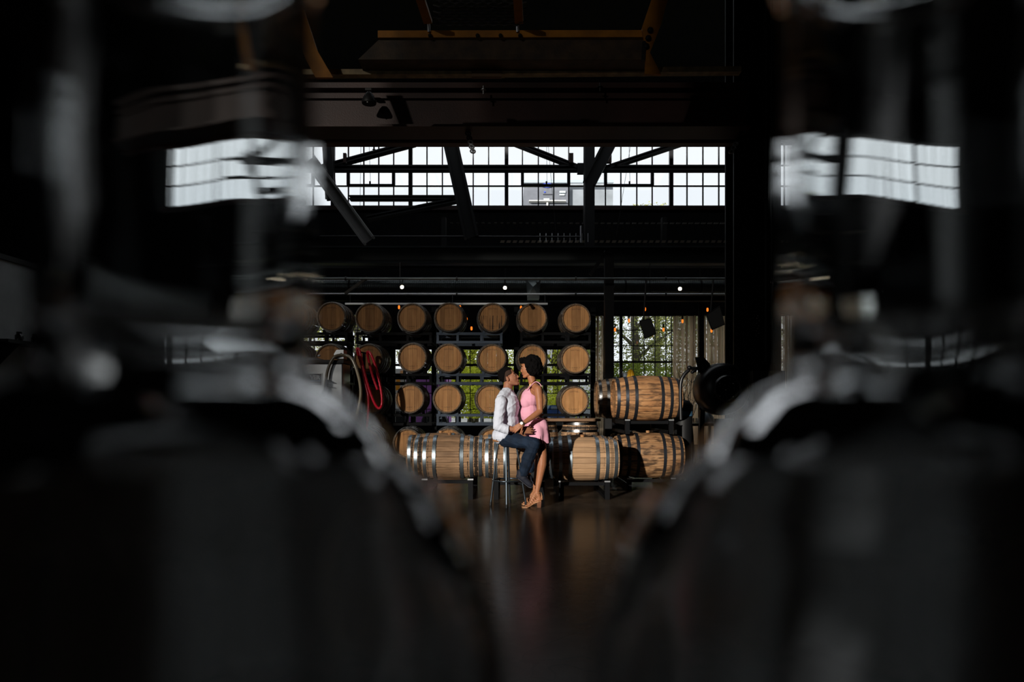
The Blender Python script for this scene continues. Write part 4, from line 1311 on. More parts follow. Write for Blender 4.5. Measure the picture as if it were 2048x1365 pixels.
# ------------------------------------------------------------------ stool
YS = 7.84
sc_ = at(1014, 0, YS); sx0 = sc_.x
st = empty('bar_stool', (sx0, YS, 0), 'round wooden bar stool on four thin dark metal legs', 'stool')
seat_z = .735
obj('seat', MB().lathe([(.001, seat_z), (.15, seat_z), (.165, seat_z + .008), (.168, seat_z + .02), (.162, seat_z + .034), (.14, seat_z + .037), (.001, seat_z + .032)], 40, c=(sx0, YS, 0)), SEATW, st, 50)
LEGM = mat('gunmetal_stool', (.06, .075, .09), .3, .8)
obj('seat_plate', MB().lathe([(.001, seat_z - .022), (.125, seat_z - .022), (.13, seat_z - .001), (.001, seat_z - .001)], 32, c=(sx0, YS, 0)), LEGM, st, 50)
rr_ = None
for k in range(4):
    a = R(-95 + 90 * k)
    d = Vector((math.cos(a), math.sin(a), 0))
    p0 = Vector((sx0, YS, seat_z - .015)) + d * .105; p1 = Vector((sx0 + .015, YS, .012)) + d * .205
    q = obj('leg', MB().tube([p0, p1], .0125, 10), LEGM, st, 60)
    obj('foot_cap', MB().tube([p1 + (p0 - p1).normalized() * .03, p1 - Vector((0, 0, .011))], .0155, 10), BLACK, q, 60)
obj('foot_ring', MB().tube([Vector((sx0 + .008 + .172 * math.cos(t), YS + .172 * math.sin(t), .295)) for t in [2 * PI * i / 40 for i in range(40)]], .010, 8, closed=True), LEGM, st, 60)


# ------------------------------------------------------------------ people
def p(x, y, d=0.0): return at(x, y, 7.84 + d)


def remeshed(mb, voxel, smooth=3, fac=.5):
    me = bpy.data.meshes.new('tmp'); me.from_pydata(mb.v, [], mb.f)
    bm = bmesh.new(); bm.from_mesh(me); bmesh.ops.recalc_face_normals(bm, faces=bm.faces); bm.to_mesh(me); bm.free()
    o = bpy.data.objects.new('tmp', me); COL.objects.link(o)
    r = o.modifiers.new('r', 'REMESH'); r.mode = 'VOXEL'; r.voxel_size = voxel
    s = o.modifiers.new('s', 'SMOOTH'); s.factor = fac; s.iterations = smooth
    dg = bpy.context.evaluated_depsgraph_get(); dg.update()
    out = bpy.data.meshes.new_from_object(o.evaluated_get(dg))
    bpy.data.objects.remove(o); bpy.data.meshes.remove(me)
    for q in out.polygons: q.use_smooth = True
    return out


def put(name, me, m, parent):
    me.transform(Matrix.Translation(-rootloc(parent)))
    me.materials.clear()
    me.name = name
    return link(name, me, m, parent)


def fold(me, fn):
    nrm = [v.normal.copy() for v in me.vertices]
    for v, n_ in zip(me.vertices, nrm): v.co += n_ * fn(v.co)
    me.update()


def cut(me, keep, relax=8):
    bm = bmesh.new(); bm.from_mesh(me)
    old = {v for e in bm.edges if e.is_boundary for v in e.verts}
    bmesh.ops.delete(bm, geom=[f for f in bm.faces if not keep(f.calc_center_median())], context='FACES')
    nb = {}
    for e in bm.edges:
        if e.is_boundary:
            for v in e.verts: nb.setdefault(v, []).append(e.other_vert(v))
    for _ in range(relax):
        new = {v: (v.co + (ns[0].co + ns[1].co) * .5) * .5 for v, ns in nb.items() if len(ns) == 2}
        for v, c in new.items(): v.co = c
    bm.to_mesh(me); bm.free()


def hand(mb, w, d, n, ts, curls=(12, 14, 16, 18), sz=1.0, spread=5, thumb=.75):
    w, d, n = Vector(w), Vector(d).normalized(), Vector(n).normalized()
    n = (n - d * n.dot(d)).normalized()
    l = n.cross(d)
    ln = (.072, .082, .076, .060)
    for i in range(4):
        off = (1.5 - i) * ts
        kn = w + d * (.088 - .006 * abs(i - 1.2)) * sz + l * off * .0205 * sz
        mb.cap(w + l * off * .011 * sz + d * .005, .0135 * sz, kn, .0105 * sz, 10)
        fd = (d + l * math.tan(R(spread)) * off).normalized()
        q = kn
        for j, (fr_, rr) in enumerate(((.45, .0092), (.32, .0085), (.25, .0076))):
            a = R(curls[i]) * (j + .6)
            dd = (fd * math.cos(a) + n * math.sin(a)).normalized()
            e_ = q + dd * ln[i] * fr_ * sz
            mb.cap(q, (rr + .0006) * sz, e_, rr * sz, 8)
            q = e_
    mb.ell(w + d * .045 * sz, (.03 * sz, .03 * sz, .016 * sz), Matrix((d, l, n)).transposed(), 12, 8)
    b0 = w + d * .02 * sz + l * ts * .022 * sz + n * .006
    td = (d * thumb + l * ts * .75 + n * .25).normalized()
    b1 = b0 + td * .042 * sz
    b2 = b1 + (td + d * .35 + n * .1).normalized() * .033 * sz
    b3 = b2 + (td + d * .6 + n * .15).normalized() * .026 * sz
    mb.cap(b0, .016 * sz, b1, .0115 * sz, 8); mb.cap(b1, .0115 * sz, b2, .010 * sz, 8); mb.cap(b2, .010 * sz, b3, .0085 * sz, 8)


def head_prims(mb, c, M, s=1.0, fem=False):
    """head facing local +X"""
    T = lambda x, y, z: c + M @ (Vector((x, y, z)) * s)
    E = lambda q, r, **k: mb.ell(T(*q), [v * s for v in r], M, 24, 16)
    E((-.018, 0, .048), (.100, .076, .090))
    E((.030, 0, -.012), (.066, .062, .096))
    jw = .045 if not fem else .040
    for sg in (-1, 1):
        mb.cap(T(-.005, sg * jw, -.060), .028 * s, T(.062, sg * .018, -.098), .020 * s)
        E((.060, sg * .030, -.030), (.026, .022, .024))             # cheek
        E((-.012, sg * .077, -.012), (.018, .009, .030))            # ear
        mb.cap(T(-.016, sg * .080, .012), .008 * s, T(-.020, sg * .082, -.012), .007 * s, 8)
        E((.094, sg * .012, -.036), (.012, .009, .008))             # nostril wing
        mb.cap(T(.084, sg * .010, .024), .011 * s, T(.070, sg * .042, .022), .010 * s, 8)   # brow ridge
        E((.0785, sg * .030, .001), (.010, .015, .008))             # eyelid
    E((.074, 0, -.100), (.020, .022, .018))                          # chin
    nl = .112 if not fem else .106
    mb.cap(T(.088, 0, .012), .009 * s, T(nl - .008, 0, -.026), .0125 * s, 10)
    E((nl - .006, 0, -.030), (.012, .012, .010))
    for z, x, r in ((-.057, .0885, .0085), (-.070, .0865, .0095)):
        mb.cap(T(x - .008, -.019, z), r * .75 * s, T(x, 0, z), r * s, 8); mb.cap(T(x, 0, z), r * s, T(x - .008, .019, z), r * .75 * s, 8)
    return T


SKIN_M = mat('man_skin', (.32, .135, .076), .58, spec=.25, sub=.08, var=.08, vscale=30)
SKIN_W = mat('woman_skin', (.37, .148, .070), .52, spec=.3, sub=.08, var=.06, vscale=30)
SHIRT = mat('white_shirt_cotton', (.62, .645, .735), .85, spec=.2, bump=.08, bscale=160)
JEANS = mat('dark_denim', (.0075, .0155, .032), .8, spec=.2, bump=.2, bscale=220, var=.45, vscale=9)
SHOE = mat('navy_shoe', (.006, .0075, .017), .75, bump=.15, bscale=200)
HAIR = mat('black_hair', (.0035, .003, .003), .9, spec=.06, bump=.3, bscale=90)
PINK = mat('pink_dress_jersey', (.76, .36, .46), .8, spec=.2, bump=.05, bscale=200)
TAN = mat('tan_leather', (.42, .20, .09), .55, var=.15)
EYEW = mat('eye_white', (.42, .40, .38), .4, spec=.2)
IRIS = mat('dark_iris', (.015, .008, .005), .15)
LIPM = mat('man_lips', (.40, .15, .12), .45)
LIPW = mat('woman_lips', (.34, .09, .075), .4)
GOLD = mat('gold', (.8, .55, .22), .25, 1)


def face_bits(T, M, s, root, lipm, brow_r):
    for sg in (-1, 1):
        e_ = obj('eye', MB().ell(T(.0815, sg * .030, .0005), (.0095 * s, .0125 * s, .0058 * s), M, 12, 8), EYEW, root, 180)
        obj('iris', MB().ell(T(.0888, sg * .0310, .0005), (.0045 * s, .0078 * s, .0060 * s), M, 10, 6), IRIS, e_, 180)
        obj('upper_lashes', MB().tube([T(.0925, sg * .019, .0035), T(.0905, sg * .030, .0072), T(.0830, sg * .0425, .0035)], [.0012 * s, .0022 * s, .0014 * s], 6), HAIR, e_, 180)
        obj('eyebrow', MB().tube([T(.0955, sg * .012, .024), T(.0885, sg * .030, .031), T(.074, sg * .048, .025)], [brow_r * s, brow_r * s, brow_r * .6 * s], 8), HAIR, root, 180)
    mb = MB()
    for z, x, r in ((-.0575, .0905, .0072), (-.0695, .0885, .0082)):
        mb.tube([T(x - .011, -.020, z), T(x - .001, -.008, z), T(x, 0, z - .001), T(x - .001, .008, z), T(x - .011, .020, z)], [r * .4 * s, r * s, r * s, r * s, r * .4 * s], 8)
    obj('lips', mb, lipm, root, 180)


# ---- man
man = empty('person', p(1006, 1012) * 1.0, 'seated man in white shirt and dark jeans looking up at the woman', 'person')
man.location.z = seat_z + .03
b = MB()
b.ell(p(1009, 872), (.115, .165, .095)); b.ell(p(1011, 848), (.105, .145, .15)); b.ell(p(1014, 814), (.105, .175, .15))
b.cap(p(1006, 794, -.12), .055, p(1015, 783, 0), .055); b.cap(p(1022, 794, .12), .055, p(1015, 783, 0), .055)
b.cap(p(1003, 803, -.185), .052, p(997, 854, -.235), .042); b.cap(p(997, 854, -.235), .040, p(1036, 861, -.255), .027)
b.cap(p(1026, 802, .18), .05, p(1040, 838, .30), .04); b.cap(p(1040, 838, .30), .036, p(1072, 842, .24), .027)
b.cap(p(1011, 878, -.09), .08, p(1069, 889, -.26), .056); b.cap(p(1069, 890, -.26), .052, p(1046, 946, -.20), .038)
b.cap(p(1011, 878, .09), .08, p(1074, 889, .28), .056); b.cap(p(1074, 890, .28), .052, p(1056, 946, .2), .038)
b.cap(p(1046, 946, -.2), .036, p(1043, 953, -.2), .036); b.cap(p(1043, 954, -.2), .03, p(1058, 967, -.2), .025)
b.cap(p(1056, 946, .2), .036, p(1054, 954, .2), .034); b.cap(p(1054, 954, .2), .03, p(1068, 966, .2), .025)
b.cap(p(1013, 792), .056, p(1017, 768), .054)
MH = Matrix.Rotation(R(-22), 3, 'Y')
MH = Matrix.Rotation(R(-10), 3, 'Z') @ MH
T = head_prims(b, p(1018.5, 756.5), MH, .96)
hand(b, p(1036, 861, -.255), (1, .12, .03), (0, 1, -.12), 1, (4, 5, 6, 8), 1.05, 2.5, .95)
hand(b, p(1072, 842, .24), (1, -.35, -.05), (0, -1, 0), 1)
me = remeshed(b, .0045, 4)
put('body', me, SKIN_M, man)
face_bits(T, MH, .96, man, LIPM, .0058)
# short cropped hair
hb = MB().ell(T(-.020, 0, .050), (.1018 * .96, .0785 * .96, .0918 * .96), MH, 48, 32)
hm = hb.mesh('hair', (0, 0, 0), 180)
MHi = MH.inverted()
def keep_hair(c):
    q = (MHi @ (c - p(1018.5, 756.5))) / .96
    if q.x > .035: return q.z > .088 - .25 * (abs(q.y) - .0) ** 1 * .0
    if q.x > -.0: return q.z > .088 - .0 * q.x
    return q.z > .085 + q.x * 1.6
cut(hm, keep_hair)
ho = put('hair', hm, HAIR, man)
sm_ = ho.modifiers.new('t', 'SOLIDIFY'); sm_.thickness = .004; sm_.offset = 0
FADE = mat('clipped_fade', (.045, .026, .019), .9, spec=.08)
fm_ = MB().ell(T(-.018, 0, .046), (.1012 * .96, .0785 * .96, .0915 * .96), MH, 48, 32).mesh('hair_fade', (0, 0, 0), 180)
def keep_fade(c):
    q = (MHi @ (c - p(1018.5, 756.5))) / .96
    return abs(q.y) > .02 and -.085 < q.x < .058 and (q.z > (.028 if q.x > .0 else -.05)) and q.z < .125
cut(fm_, keep_fade)
fo_ = put('hair_fade', fm_, FADE, ho)
fo_.modifiers.new('t', 'SOLIDIFY').thickness = .002
BEARD = mat('beard_stubble', (.20, .095, .06), .8, spec=.15, var=.3, vscale=150)
# stubble along the jaw is real beard shadow
# shirt
s_ = MB()
s_.ell(p(1008, 872), (.138, .19, .105)); s_.ell(p(1014, 846), (.132, .170, .17)); s_.ell(p(1016, 815), (.130, .195, .165))
s_.cap(p(1004, 797, -.135), .062, p(1014, 785, -.02), .066); s_.cap(p(1023, 796, .135), .062, p(1015, 785, .02), .066)
s_.cap(p(1002, 803, -.185), .064, p(996, 853, -.235), .056); s_.cap(p(996, 853, -.235), .055, p(1014, 859, -.248), .047)
s_.cap(p(1014, 859, -.248), .047, p(1017, 860, -.25), .047)
s_.cap(p(1026, 802, .18), .062, p(1040, 838, .30), .05); s_.cap(p(1040, 838, .30), .048, p(1058, 841, .26), .042)
sme = remeshed(s_, .0055, 5)
def wr(c):
    q = Vector((c.x * 7 + c.z * 4, c.y * 5, c.z * 11 - c.x * 11))
    a = 1 - abs(noise.noise(q)) * 2
    b2 = 1 - abs(noise.noise(Vector((c.x * 22 + c.z * 16, c.y * 12, c.z * 20 - c.x * 16 + 7)))) * 2
    return .006 * a * abs(a) + .002 * b2 * abs(b2)
fold(sme, wr)
neck0, neck1 = p(1012, 795), p(1017, 768)
def keep_shirt(c):
    if c.z > p(0, 791).z:        # open neck
        ax = (neck1 - neck0).normalized()
        q = c - neck0; t = q.dot(ax)
        if (q - ax * t).length < .060 and t > .01: return False
    e0, e1 = p(1014, 859, -.248), p(1036, 861, -.255)
    q = c - e0; ax = (e1 - e0).normalized()
    if q.dot(ax) > .022 and (q - ax * q.dot(ax)).length < .07 and c.y < 7.64: return False
    return True
cut(sme, keep_shirt)
sh_o = put('shirt', sme, SHIRT, man)
so_ = sh_o.modifiers.new('t', 'SOLIDIFY'); so_.thickness = .004; so_.offset = -1
# collar
cb_ = MB()
nC = 40
for i in range(nC + 1):
    t = R(28) + R(304) * i / nC
    d0 = Vector((math.cos(t), math.sin(t), 0))
    base = p(1016.5, 784.5); opn = abs(i / nC - .5) * 2
    h = .045
    zf = -.030 * max(0, math.cos(t)) - .012
    for j, (rr, hh) in enumerate(((.072, -.012), (.066, h * .6), (.062, h), (.066, h + .004), (.082, h * .55), (.097 + .02 * opn ** 6, -.006 - .03 * opn ** 6))):
        cb_.v.append(base + d0 * rr + Vector((.010 * hh / h, 0, hh + zf - .012 * d0.x)))
for i in range(nC):
    for j in range(5): cb_.f.append((i * 6 + j, i * 6 + j + 1, (i + 1) * 6 + j + 1, (i + 1) * 6 + j))
co = obj('collar', cb_, SHIRT, man, 180)
q_ = co.modifiers.new('t', 'SOLIDIFY'); q_.thickness = .003
for sg in (-1, 1):
    up = [(1006, 777, .030), (1012, 777.5, .060), (1021, 781.5, .064), (1029, 787, .052), (1034.5, 794, .026)]
    lw = [(1003.5, 784, .050), (1010, 786.5, .090), (1019, 791, .098), (1026.5, 800, .086), (1033, 799, .040)]
    cw = MB()
    cw.v += [p(x, y, sg * d) for x, y, d in up] + [p(x, y, sg * d) for x, y, d in lw]
    cw.f += [(k, k + 1, 6 + k, 5 + k) for k in range(4)]
    cwo = obj('collar_wing', cw, SHIRT, man, 180)
    cwo.modifiers.new('s', 'SUBSURF').levels = 2; cwo.modifiers['s'].render_levels = 2
    q_ = cwo.modifiers.new('t', 'SOLIDIFY'); q_.thickness = .006; q_.offset = 0
for k in range(5):
    obj('shirt_button', MB().ell(p(1032.5 + .3 * k, 800 + 12 * k, -.05), (.005, .004, .005), nu=8, nv=6), mat('grey_button', (.3, .3, .34), .3), sh_o)
# jeans
j_ = MB()
j_.ell(p(1008, 874), (.127, .178, .085))
j_.cap(p(1012, 879, -.095), .092, p(1069, 888, -.262), .066); j_.cap(p(1069, 888, -.262), .066, p(1056, 918, -.232), .070)
j_.cap(p(1056, 918, -.232), .070, p(1047, 946, -.202), .055)
j_.cap(p(1012, 879, .095), .092, p(1074, 889, .282), .066); j_.cap(p(1074, 889, .282), .066, p(1064, 920, .24), .068)
j_.cap(p(1064, 920, .24), .068, p(1057, 946, .202), .055)
jme = remeshed(j_, .006, 4)
def wj(c):
    a = 1 - abs(noise.noise(Vector((c.x * 10, c.y * 7, c.z * 18 + c.x * 9)))) * 2
    return .006 * a * abs(a)
fold(jme, wj)
cut(jme, lambda c: c.z > p(0, 949).z and not (c.z > p(0, 872).z and c.x < p(1006, 0).x))
jo = put('jeans', jme, JEANS, man)
jm_ = jo.modifiers.new('t', 'SOLIDIFY'); jm_.thickness = .005; jm_.offset = -1
for d, x0, dd in ((-.2, 0, 0), (.2, 11, 0)):
    f_ = MB()
    f_.cap(p(1039 + x0, 953, d), .040, p(1047 + x0, 957, d), .045); f_.cap(p(1047 + x0, 958, d), .042, p(1058 + x0, 968, d), .034)
    f_.cap(p(1058 + x0, 968, d), .034, p(1060.5 + x0, 970, d), .030)
    f_.cap(p(1041 + x0, 946, d), .044, p(1041 + x0, 953, d), .044)
    fm = remeshed(f_, .006, 3)
    f0 = put('shoe', fm, SHOE, man)
    s2 = MB()
    prof = [(1033, 952), (1036, 957.5), (1043, 963), (1051, 969.5), (1057, 974), (1062, 975.5), (1065, 973.5)]
    wd = [.018, .032, .036, .036, .042, .036, .014]
    for (x, y), w in zip(prof, wd):
        a_ = p(x + x0, y, d)
        for sy in (-1, 1):
            for up in (-.006, .006): s2.v.append(a_ + Vector((-up * .5, sy * w, up)))
    for i in range(len(prof) - 1):
        a_ = i * 4
        for k0, k1 in ((0, 1), (1, 3), (3, 2), (2, 0)): s2.f.append((a_ + k0, a_ + k1, a_ + 4 + k1, a_ + 4 + k0))
    s2.f += [(0, 2, 3, 1), (24, 25, 27, 26)]
    obj('shoe_sole', s2, mat('dark_sole', (.035, .035, .045), .7), f0)

# ---- woman
wom = empty('person', Vector((p(1074, 0).x, 7.84, 0)), 'standing woman in a pink sleeveless dress with curly black hair', 'person')
w_ = MB()
w_.ell(p(1063, 794), (.09, .128, .115)); w_.ell(p(1061, 825), (.095, .115, .12)); w_.ell(p(1071, 851), (.105, .155, .11))
for sg in (-1, 1):
    w_.ell(p(1053, 803, sg * .054), (.050, .056, .058)); w_.ell(p(1082, 853, sg * .065), (.075, .08, .085))
w_.cap(p(1068, 771, -.05), .04, p(1075, 778, -.15), .042); w_.cap(p(1066, 771, .05), .04, p(1066, 778, .15), .042)
w_.cap(p(1076, 779, -.160), .046, p(1079, 800, -.19), .043); w_.cap(p(1079, 800, -.19), .043, p(1080, 823, -.215), .034)
w_.cap(p(1080, 823, -.215), .036, p(1066, 834, -.26), .035); w_.cap(p(1066, 834, -.26), .035, p(1045, 848, -.325), .022)
w_.cap(p(1066, 779, .155), .044, p(1052, 815, .25), .035); w_.cap(p(1052, 815, .25), .035, p(1028, 803, .29), .023)
w_.cap(p(1068, 776), .047, p(1062, 754), .044)
w_.cap(p(1077, 862, -.06), .078, p(1085, 913, -.125), .052)
w_.cap(p(1085, 913, -.125), .050, p(1084, 930, -.125), .053); w_.cap(p(1084, 930, -.125), .053, p(1080, 952, -.125), .042); w_.cap(p(1080, 952, -.125), .042, p(1074, 984, -.135), .028)
w_.cap(p(1074, 862, .085), .085, p(1078, 913, .1), .052); w_.cap(p(1078, 913, .1), .052, p(1077, 940, .1), .05); w_.cap(p(1077, 940, .1), .05, p(1070, 984, .1), .028)
feet = []
for d, x0 in ((-.135, 0), (.10, -4)):
    Yf = 7.84 + d
    ank = p(1074 + x0, 985, d); X = lambda px: at(px + x0, 0, Yf).x
    heel = Vector((X(1080), Yf, .098)); ball = Vector((X(1058.5), Yf - .005, .034)); toe = Vector((X(1051), Yf - .01, .024))
    w_.cap(ank, .029, heel + Vector((-.012, 0, .01)), .031); w_.cap(ank + Vector((-.02, 0, -.02)), .027, ball + Vector((.02, 0, .018)), .026)
    w_.cap(heel, .029, ball, .026)
    w_.cap(ball + Vector((0, -.014, 0)), .020, ball + Vector((0, .016, 0)), .020)
    for k in range(5): w_.cap(ball + Vector((-.005, -.028 + k * .0135, -.006)), .011, toe + Vector((.004 * abs(k - .5) * 1.2, -.026 + k * .0125, 0)), .009 if k else .011, 8)
    feet.append((Yf, ank, heel, ball, toe, X))
MW = Matrix.Rotation(PI, 3, 'Z') @ Matrix.Rotation(R(9), 3, 'Y')
cW = p(1058, 736)
TW = head_prims(w_, cW, MW, .93, True)
hand(w_, p(1045, 848, -.325), (-1, -.02, -.72), (-.2, .9, -.35), -1, (14, 16, 18, 20), .86, 3)
hand(w_, p(1028, 803, .29), (-1, -.25, .1), (0, -1, -.3), 1, sz=.85)
wme = remeshed(w_, .0045, 4)
put('body', wme, SKIN_W, wom)
face_bits(TW, MW, .93, wom, LIPW, .004)
# dress
d_ = MB()
d_.ell(p(1061, 797), (.108, .136, .122)); d_.ell(p(1059.5, 826), (.110, .124, .13)); d_.ell(p(1069, 850), (.125, .163, .10))
d_.cap(p(1066, 782, -.06), .062, p(1066, 782, .06), .062)
for sg in (-1, 1):
    d_.ell(p(1052.5, 804, sg * .054), (.066, .070, .085)); d_.ell(p(1082, 853, sg * .065), (.083, .088, .092))
d_.tube([p(1072, 840), p(1074, 856), p(1075, 872), p(1077, 888)], [.10, .128, .135, .128], 28)
for v in d_.v[-28 * 4:]: v.y = 7.84 + (v.y - 7.84) * 1.32
dme = remeshed(d_, .0055, 9)
zh = p(0, 888).z
def wd_(c):
    k = max(0, min(1, (p(0, 842).z - c.z) / .22))
    a = math.sin(math.atan2(c.y - 7.84, c.x - p(1075, 0).x) * 9 + c.z * 10 + 2 * noise.noise(c * 6))
    g = 1 - abs(noise.noise(Vector((c.x * 8 + c.z * 14, c.y * 8, c.z * 10)))) * 2
    return .013 * k * a + .0025 * g
fold(dme, wd_)
n0_, n1_ = p(1037, 792), p(1067, 762)
ac_ = p(1073, 778)
def keep_dress(c):
    dy = abs(c.y - 7.84)
    zl_ = n0_.z + (c.x - n0_.x) / (n1_.x - n0_.x) * (n1_.z - n0_.z) - .12 * max(0, .06 - dy)
    if c.z > zl_: return False
    if c.x > ac_.x and c.z > p(0, 786).z: return False                       # low back
    if ((c.x - ac_.x) / .082) ** 2 + ((c.z - ac_.z) / .085) ** 2 < 1 and dy > .06: return False   # armholes
    # hem rises towards the front, side slit
    hem = p(0, 887).z + (.05 * max(0, (p(1076, 0).x - c.x) / .1))
    if c.z < hem: return False
    if c.y < 7.74 and c.z < p(0, 868).z:
        xs = p(1080.5, 0).x + (p(0, 868).z - c.z) * .03
        if abs(c.x - xs) < (p(0, 868).z - c.z) * .10: return False
    return True
cut(dme, keep_dress)
dr_ = put('dress', dme, PINK, wom)
dd_ = dr_.modifiers.new('t', 'SOLIDIFY'); dd_.thickness = .004; dd_.offset = -1
for d in (-.098, .098):
    pts = curve_pts([p(1054.5, 781, d * .9), p(1058, 776, d), p(1062, 771.5, d), p(1070, 764.5, d), p(1077, 766, d), p(1083, 774, d), p(1085.5, 788, d * .95)], 20)
    s3 = MB()
    for i, q in enumerate(pts):
        tdir = (pts[min(i + 1, 20)] - pts[max(i - 1, 0)]).normalized()
        nn_ = tdir.cross(Vector((0, 1, 0))).normalized()
        w = .014 + .006 * max(0, 1 - i / 6)
        for sy, on in ((-1, -.004), (1, -.004), (1, .004), (-1, .004)): s3.v.append(q + Vector((0, sy * w, 0)) + nn_ * on)
    for i in range(20):
        for k in range(4): s3.f.append((i * 4 + k, i * 4 + (k + 1) % 4, i * 4 + 4 + (k + 1) % 4, i * 4 + 4 + k))
    obj('shoulder_strap', s3, PINK, dr_, 50)
# curly hair
random.seed(5)
h_ = MB()
h_.ell(p(1066, 735), (.105, .105, .115))
for k in range(420):
    u = Vector((random.gauss(0, 1), random.gauss(0, 1), random.gauss(0, 1))).normalized()
    q = p(1064.5, 735.5) + Vector((u.x * .104, u.y * .106, u.z * .130))
    loc = MW.inverted() @ (q - cW)
    if loc.x > .030 and loc.z < .062: continue            # keep the face free
    if loc.x > -.012 and loc.z < .02 and abs(loc.y) > .04: continue
    if loc.z < -.085 : continue
    h_.ell(q, [random.uniform(.016, .027)] * 3, nu=8, nv=6)
for k in range(60):                                        # fringe curls over the forehead
    q = TW(.070 + random.uniform(-.03, .022), random.uniform(-.055, .055), .088 + random.uniform(-.012, .04))
    h_.ell(q, [random.uniform(.010, .018)] * 3, nu=8, nv=6)
hme = remeshed(h_, .006, 1)
fold(hme, lambda c: .006 * noise.noise(c * 70))
cut(hme, lambda c: not ((MW.inverted() @ (c - cW)).x > .045 and (MW.inverted() @ (c - cW)).z < .055))
hw = put('hair', hme, HAIR, wom)
for k in range(16):                                        # loose ringlets at the nape and temple
    b0 = TW(random.uniform(-.05, .03), -.075 - random.uniform(0, .01), random.uniform(-.02, .03))
    pts = [b0 + Vector((.007 * math.cos(i * 1.3), .007 * math.sin(i * 1.3) - .004, -.0055 * i)) for i in range(random.randint(8, 16))]
    obj('ringlet', MB().tube(pts, .0022, 5), HAIR, hw)
# necklace, watch, ring, earring
pts = curve_pts([p(1074, 758, .0), p(1069, 762, -.045), p(1062, 768, -.058), p(1054, 778, -.045), p(1049, 786, -.02), p(1047, 789, 0)], 24)
obj('necklace', MB().tube(pts, .0028, 6), GOLD, wom, 180)
wc = p(1046, 847.5, -.322)
ax = (p(1066, 834, -.26) - p(1045, 848, -.325)).normalized()
u_ = ax.orthogonal().normalized(); v_ = ax.cross(u_)
wt = obj('watch_strap', MB().tube([wc + (u_ * math.cos(t) + v_ * math.sin(t)) * .026 for t in [2 * PI * i / 24 for i in range(24)]], .0055, 6, closed=True), mat('brown_strap', (.05, .025, .015), .6), wom, 180)
obj('watch_face', MB().tube([p(1043, 847, -.350), p(1043, 847, -.360)], .0165, 20), mat('white_dial', (.9, .9, .88), .25), wt)
obj('earring', MB().ell(TW(-.010, .090, -.045), (.006, .004, .014), nu=10, nv=8), GOLD, wom, 180)
# sandals
for Yf, ank, heel, ball, toe, X in feet:
    sd = MB()
    prof = [(1086, .072), (1080, .068), (1072, .052), (1064, .022), (1058, .006), (1050, .006), (1047.5, .008)]
    wd = [.018, .028, .027, .030, .038, .034, .014]
    for (x, z), w in zip(prof, wd):
        for sy in (-1, 1):
            for up in (-.006, .006): sd.v.append(Vector((X(x), Yf - .004 + sy * w, z + up)))
    for i in range(len(prof) - 1):
        a_ = i * 4
        for k0, k1 in ((0, 1), (1, 3), (3, 2), (2, 0)): sd.f.append((a_ + k0, a_ + k1, a_ + 4 + k1, a_ + 4 + k0))
    sd.f += [(0, 2, 3, 1), (24, 25, 27, 26)]
    s0 = obj('sandal', sd, TAN, wom)
    hb2 = MB()
    for (xa, xb_, z, w) in ((1077, 1086.5, .070, .026), (1078.5, 1085.5, .0, .022)):
        for x, sy in ((xa, -1), (xb_, -1), (xb_, 1), (xa, 1)): hb2.v.append(Vector((X(x), Yf - .004 + sy * w, z)))
    hb2.f += [(0, 1, 2, 3), (7, 6, 5, 4), (0, 4, 5, 1), (1, 5, 6, 2), (2, 6, 7, 3), (3, 7, 4, 0)]
    obj('block_heel', hb2, mat('stacked_heel', (.16, .055, .02), .5), s0)
    a0, a1 = ank + Vector((.0, 0, -.0)), ball + Vector((.004, 0, .006))
    for k in range(7):
        f = k / 6
        cpt = Vector((X(1076), Yf, .135)).lerp(ball + Vector((0, 0, .004)), f)
        tdir = (ball - Vector((X(1076), Yf, .135))).normalized()
        up_ = Vector((0, 1, 0)).cross(tdir).normalized()
        ra, rb = .034 + .004 * f, .040 - .012 * f
        obj('strap', MB().tube([cpt + Vector((0, ra * math.cos(t), 0)) + up_ * (rb * math.sin(t)) + tdir * .008 * math.sin(t + k) for t in [2 * PI * i / 22 for i in range(22)]], .0035, 6, closed=True), TAN, s0, 180)
    obj('ankle_strap', MB().tube([Vector((ank.x + .003 + .036 * math.cos(t), Yf + .034 * math.sin(t), .165 + .01 * math.cos(t))) for t in [2 * PI * i / 22 for i in range(22)]], .0035, 6, closed=True), TAN, s0, 180)
    obj('tassel', MB().tube([Vector((ank.x + .045, Yf - .01, .17)), Vector((ank.x + .055, Yf - .012, .13)), Vector((ank.x + .054, Yf - .012, .09))], [.003, .006, .010], 8), TAN, s0, 60)

# ------------------------------------------------------------------ foreground bottles on the bar top
YG = .13
PPM = F / YG
GLS = glass_mat('bottle_glass', (.90, .92, .92), 0.0, 1.5)
prof = [(-150, 272), (-140, 280), (-110, 280), (-95, 262), (0, 252), (150, 254), (350, 260), (560, 256), (680, 252), (740, 258), (790, 276), (840, 325), (890, 398), (940, 462), (990, 510), (1040, 545),
        (1100, 578), (1180, 608), (1280, 636), (1400, 655), (1600, 666), (1900, 668), (2150, 664), (2230, 640), (2262, 590)]


def smooth_prof(pr, n=110):
    pts = curve_pts([Vector((a, b, 0)) for a, b in pr], n)
    return [(q.x, q.y) for q in pts]


outer = [(r / PPM, EYE + (HY - y) / PPM) for y, r in smooth_prof(prof)]
zbot = outer[-1][1]


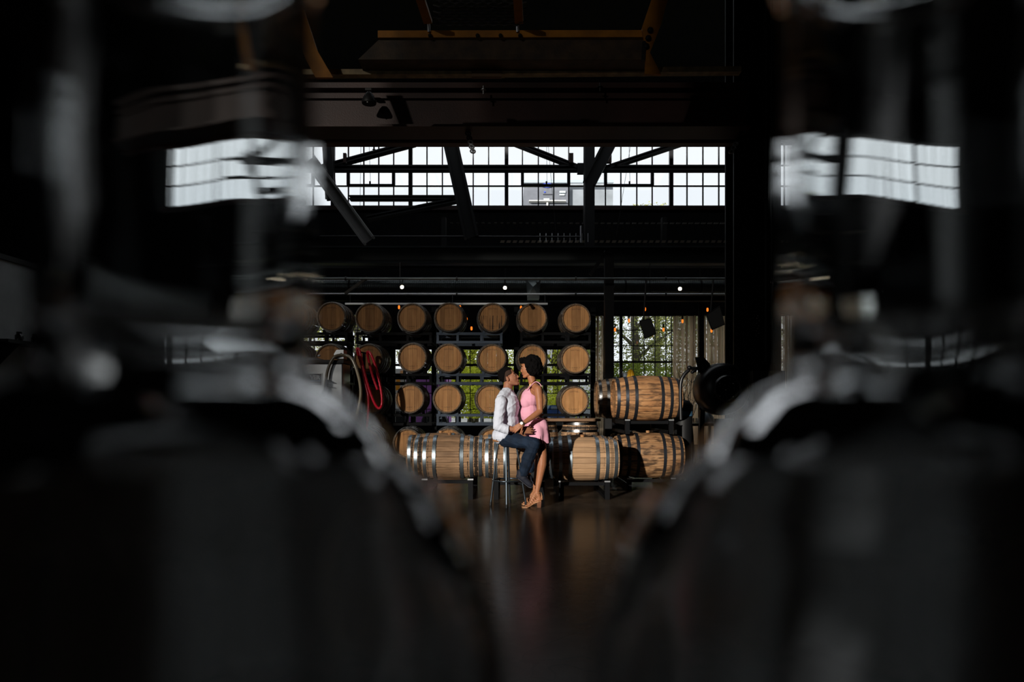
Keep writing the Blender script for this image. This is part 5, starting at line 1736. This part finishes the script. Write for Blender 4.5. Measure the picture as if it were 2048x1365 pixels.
def bottle(px, lab):
    X = (px - HX) / PPM
    b_ = empty('glass_bottle', (X, YG, zbot), lab, 'bottle', 'round-shouldered glass bottles in front of the lens')
    inner = []
    for i, (r, z) in enumerate(outer):
        a_ = outer[max(i - 1, 0)]; c_ = outer[min(i + 1, len(outer) - 1)]
        dr_, dz_ = c_[0] - a_[0], c_[1] - a_[1]
        L = math.hypot(dr_, dz_) or 1
        py = HY - (z - EYE) * PPM
        k_ = max(0, min(1, (py - 640) / 160))
        th = .0036 + .0056 * k_
        inner.append((r - th * (-dz_) / L, z + (0 if i == 0 else th * dr_ / L * -1 * -1)))
    inner = [(r, z) for r, z in inner if z > zbot + .010]
    loop = [(.0001, zbot)] + list(reversed(outer)) + inner + [(.0001, zbot + .010)]
    me = MB().lathe(loop, 96, c=(X, YG, 0)).mesh('glass_wall', b_.location, 180)
    for v in me.vertices:                       # slightly uneven hand-made glass
        rr_ = math.hypot(v.co.x, v.co.y)
        if rr_ > .004:
            q_ = noise.noise(Vector((v.co.x * 60 + px, v.co.y * 60, v.co.z * 38)))
            f_ = 1 + .00032 * q_ / rr_
            v.co.x *= f_; v.co.y *= f_
    bm = bmesh.new(); bm.from_mesh(me)
    if bm.calc_volume(signed=True) < 0: bmesh.ops.reverse_faces(bm, faces=bm.faces)
    bm.to_mesh(me); bm.free()
    link('glass_wall', me, GLS, b_)
    return b_


bottle(362, 'blurred clear glass bottle filling the left foreground')
bottle(1838, 'blurred clear glass bottle filling the right foreground')
bt = empty('bar_counter', (0, .02, zbot), 'dark wooden bar counter under the two foreground bottles', 'counter')
for k in range(4): obj('board', MB().box((-.75, -.22 + k * .12, zbot - .04), (.75, -.22 + k * .12 + .118, zbot - .0005)), TABLEW, bt)
for sx in (-.7, .7):
    for sy in (-.18, .2): obj('leg', MB().box((sx - .03, sy - .03, 0), (sx + .03, sy + .03, zbot - .04)), TABLEW, bt)
for sy in (-.18, .2): obj('apron', MB().box((-.7, sy - .012, zbot - .12), (.7, sy + .012, zbot - .041)), TABLEW, bt)
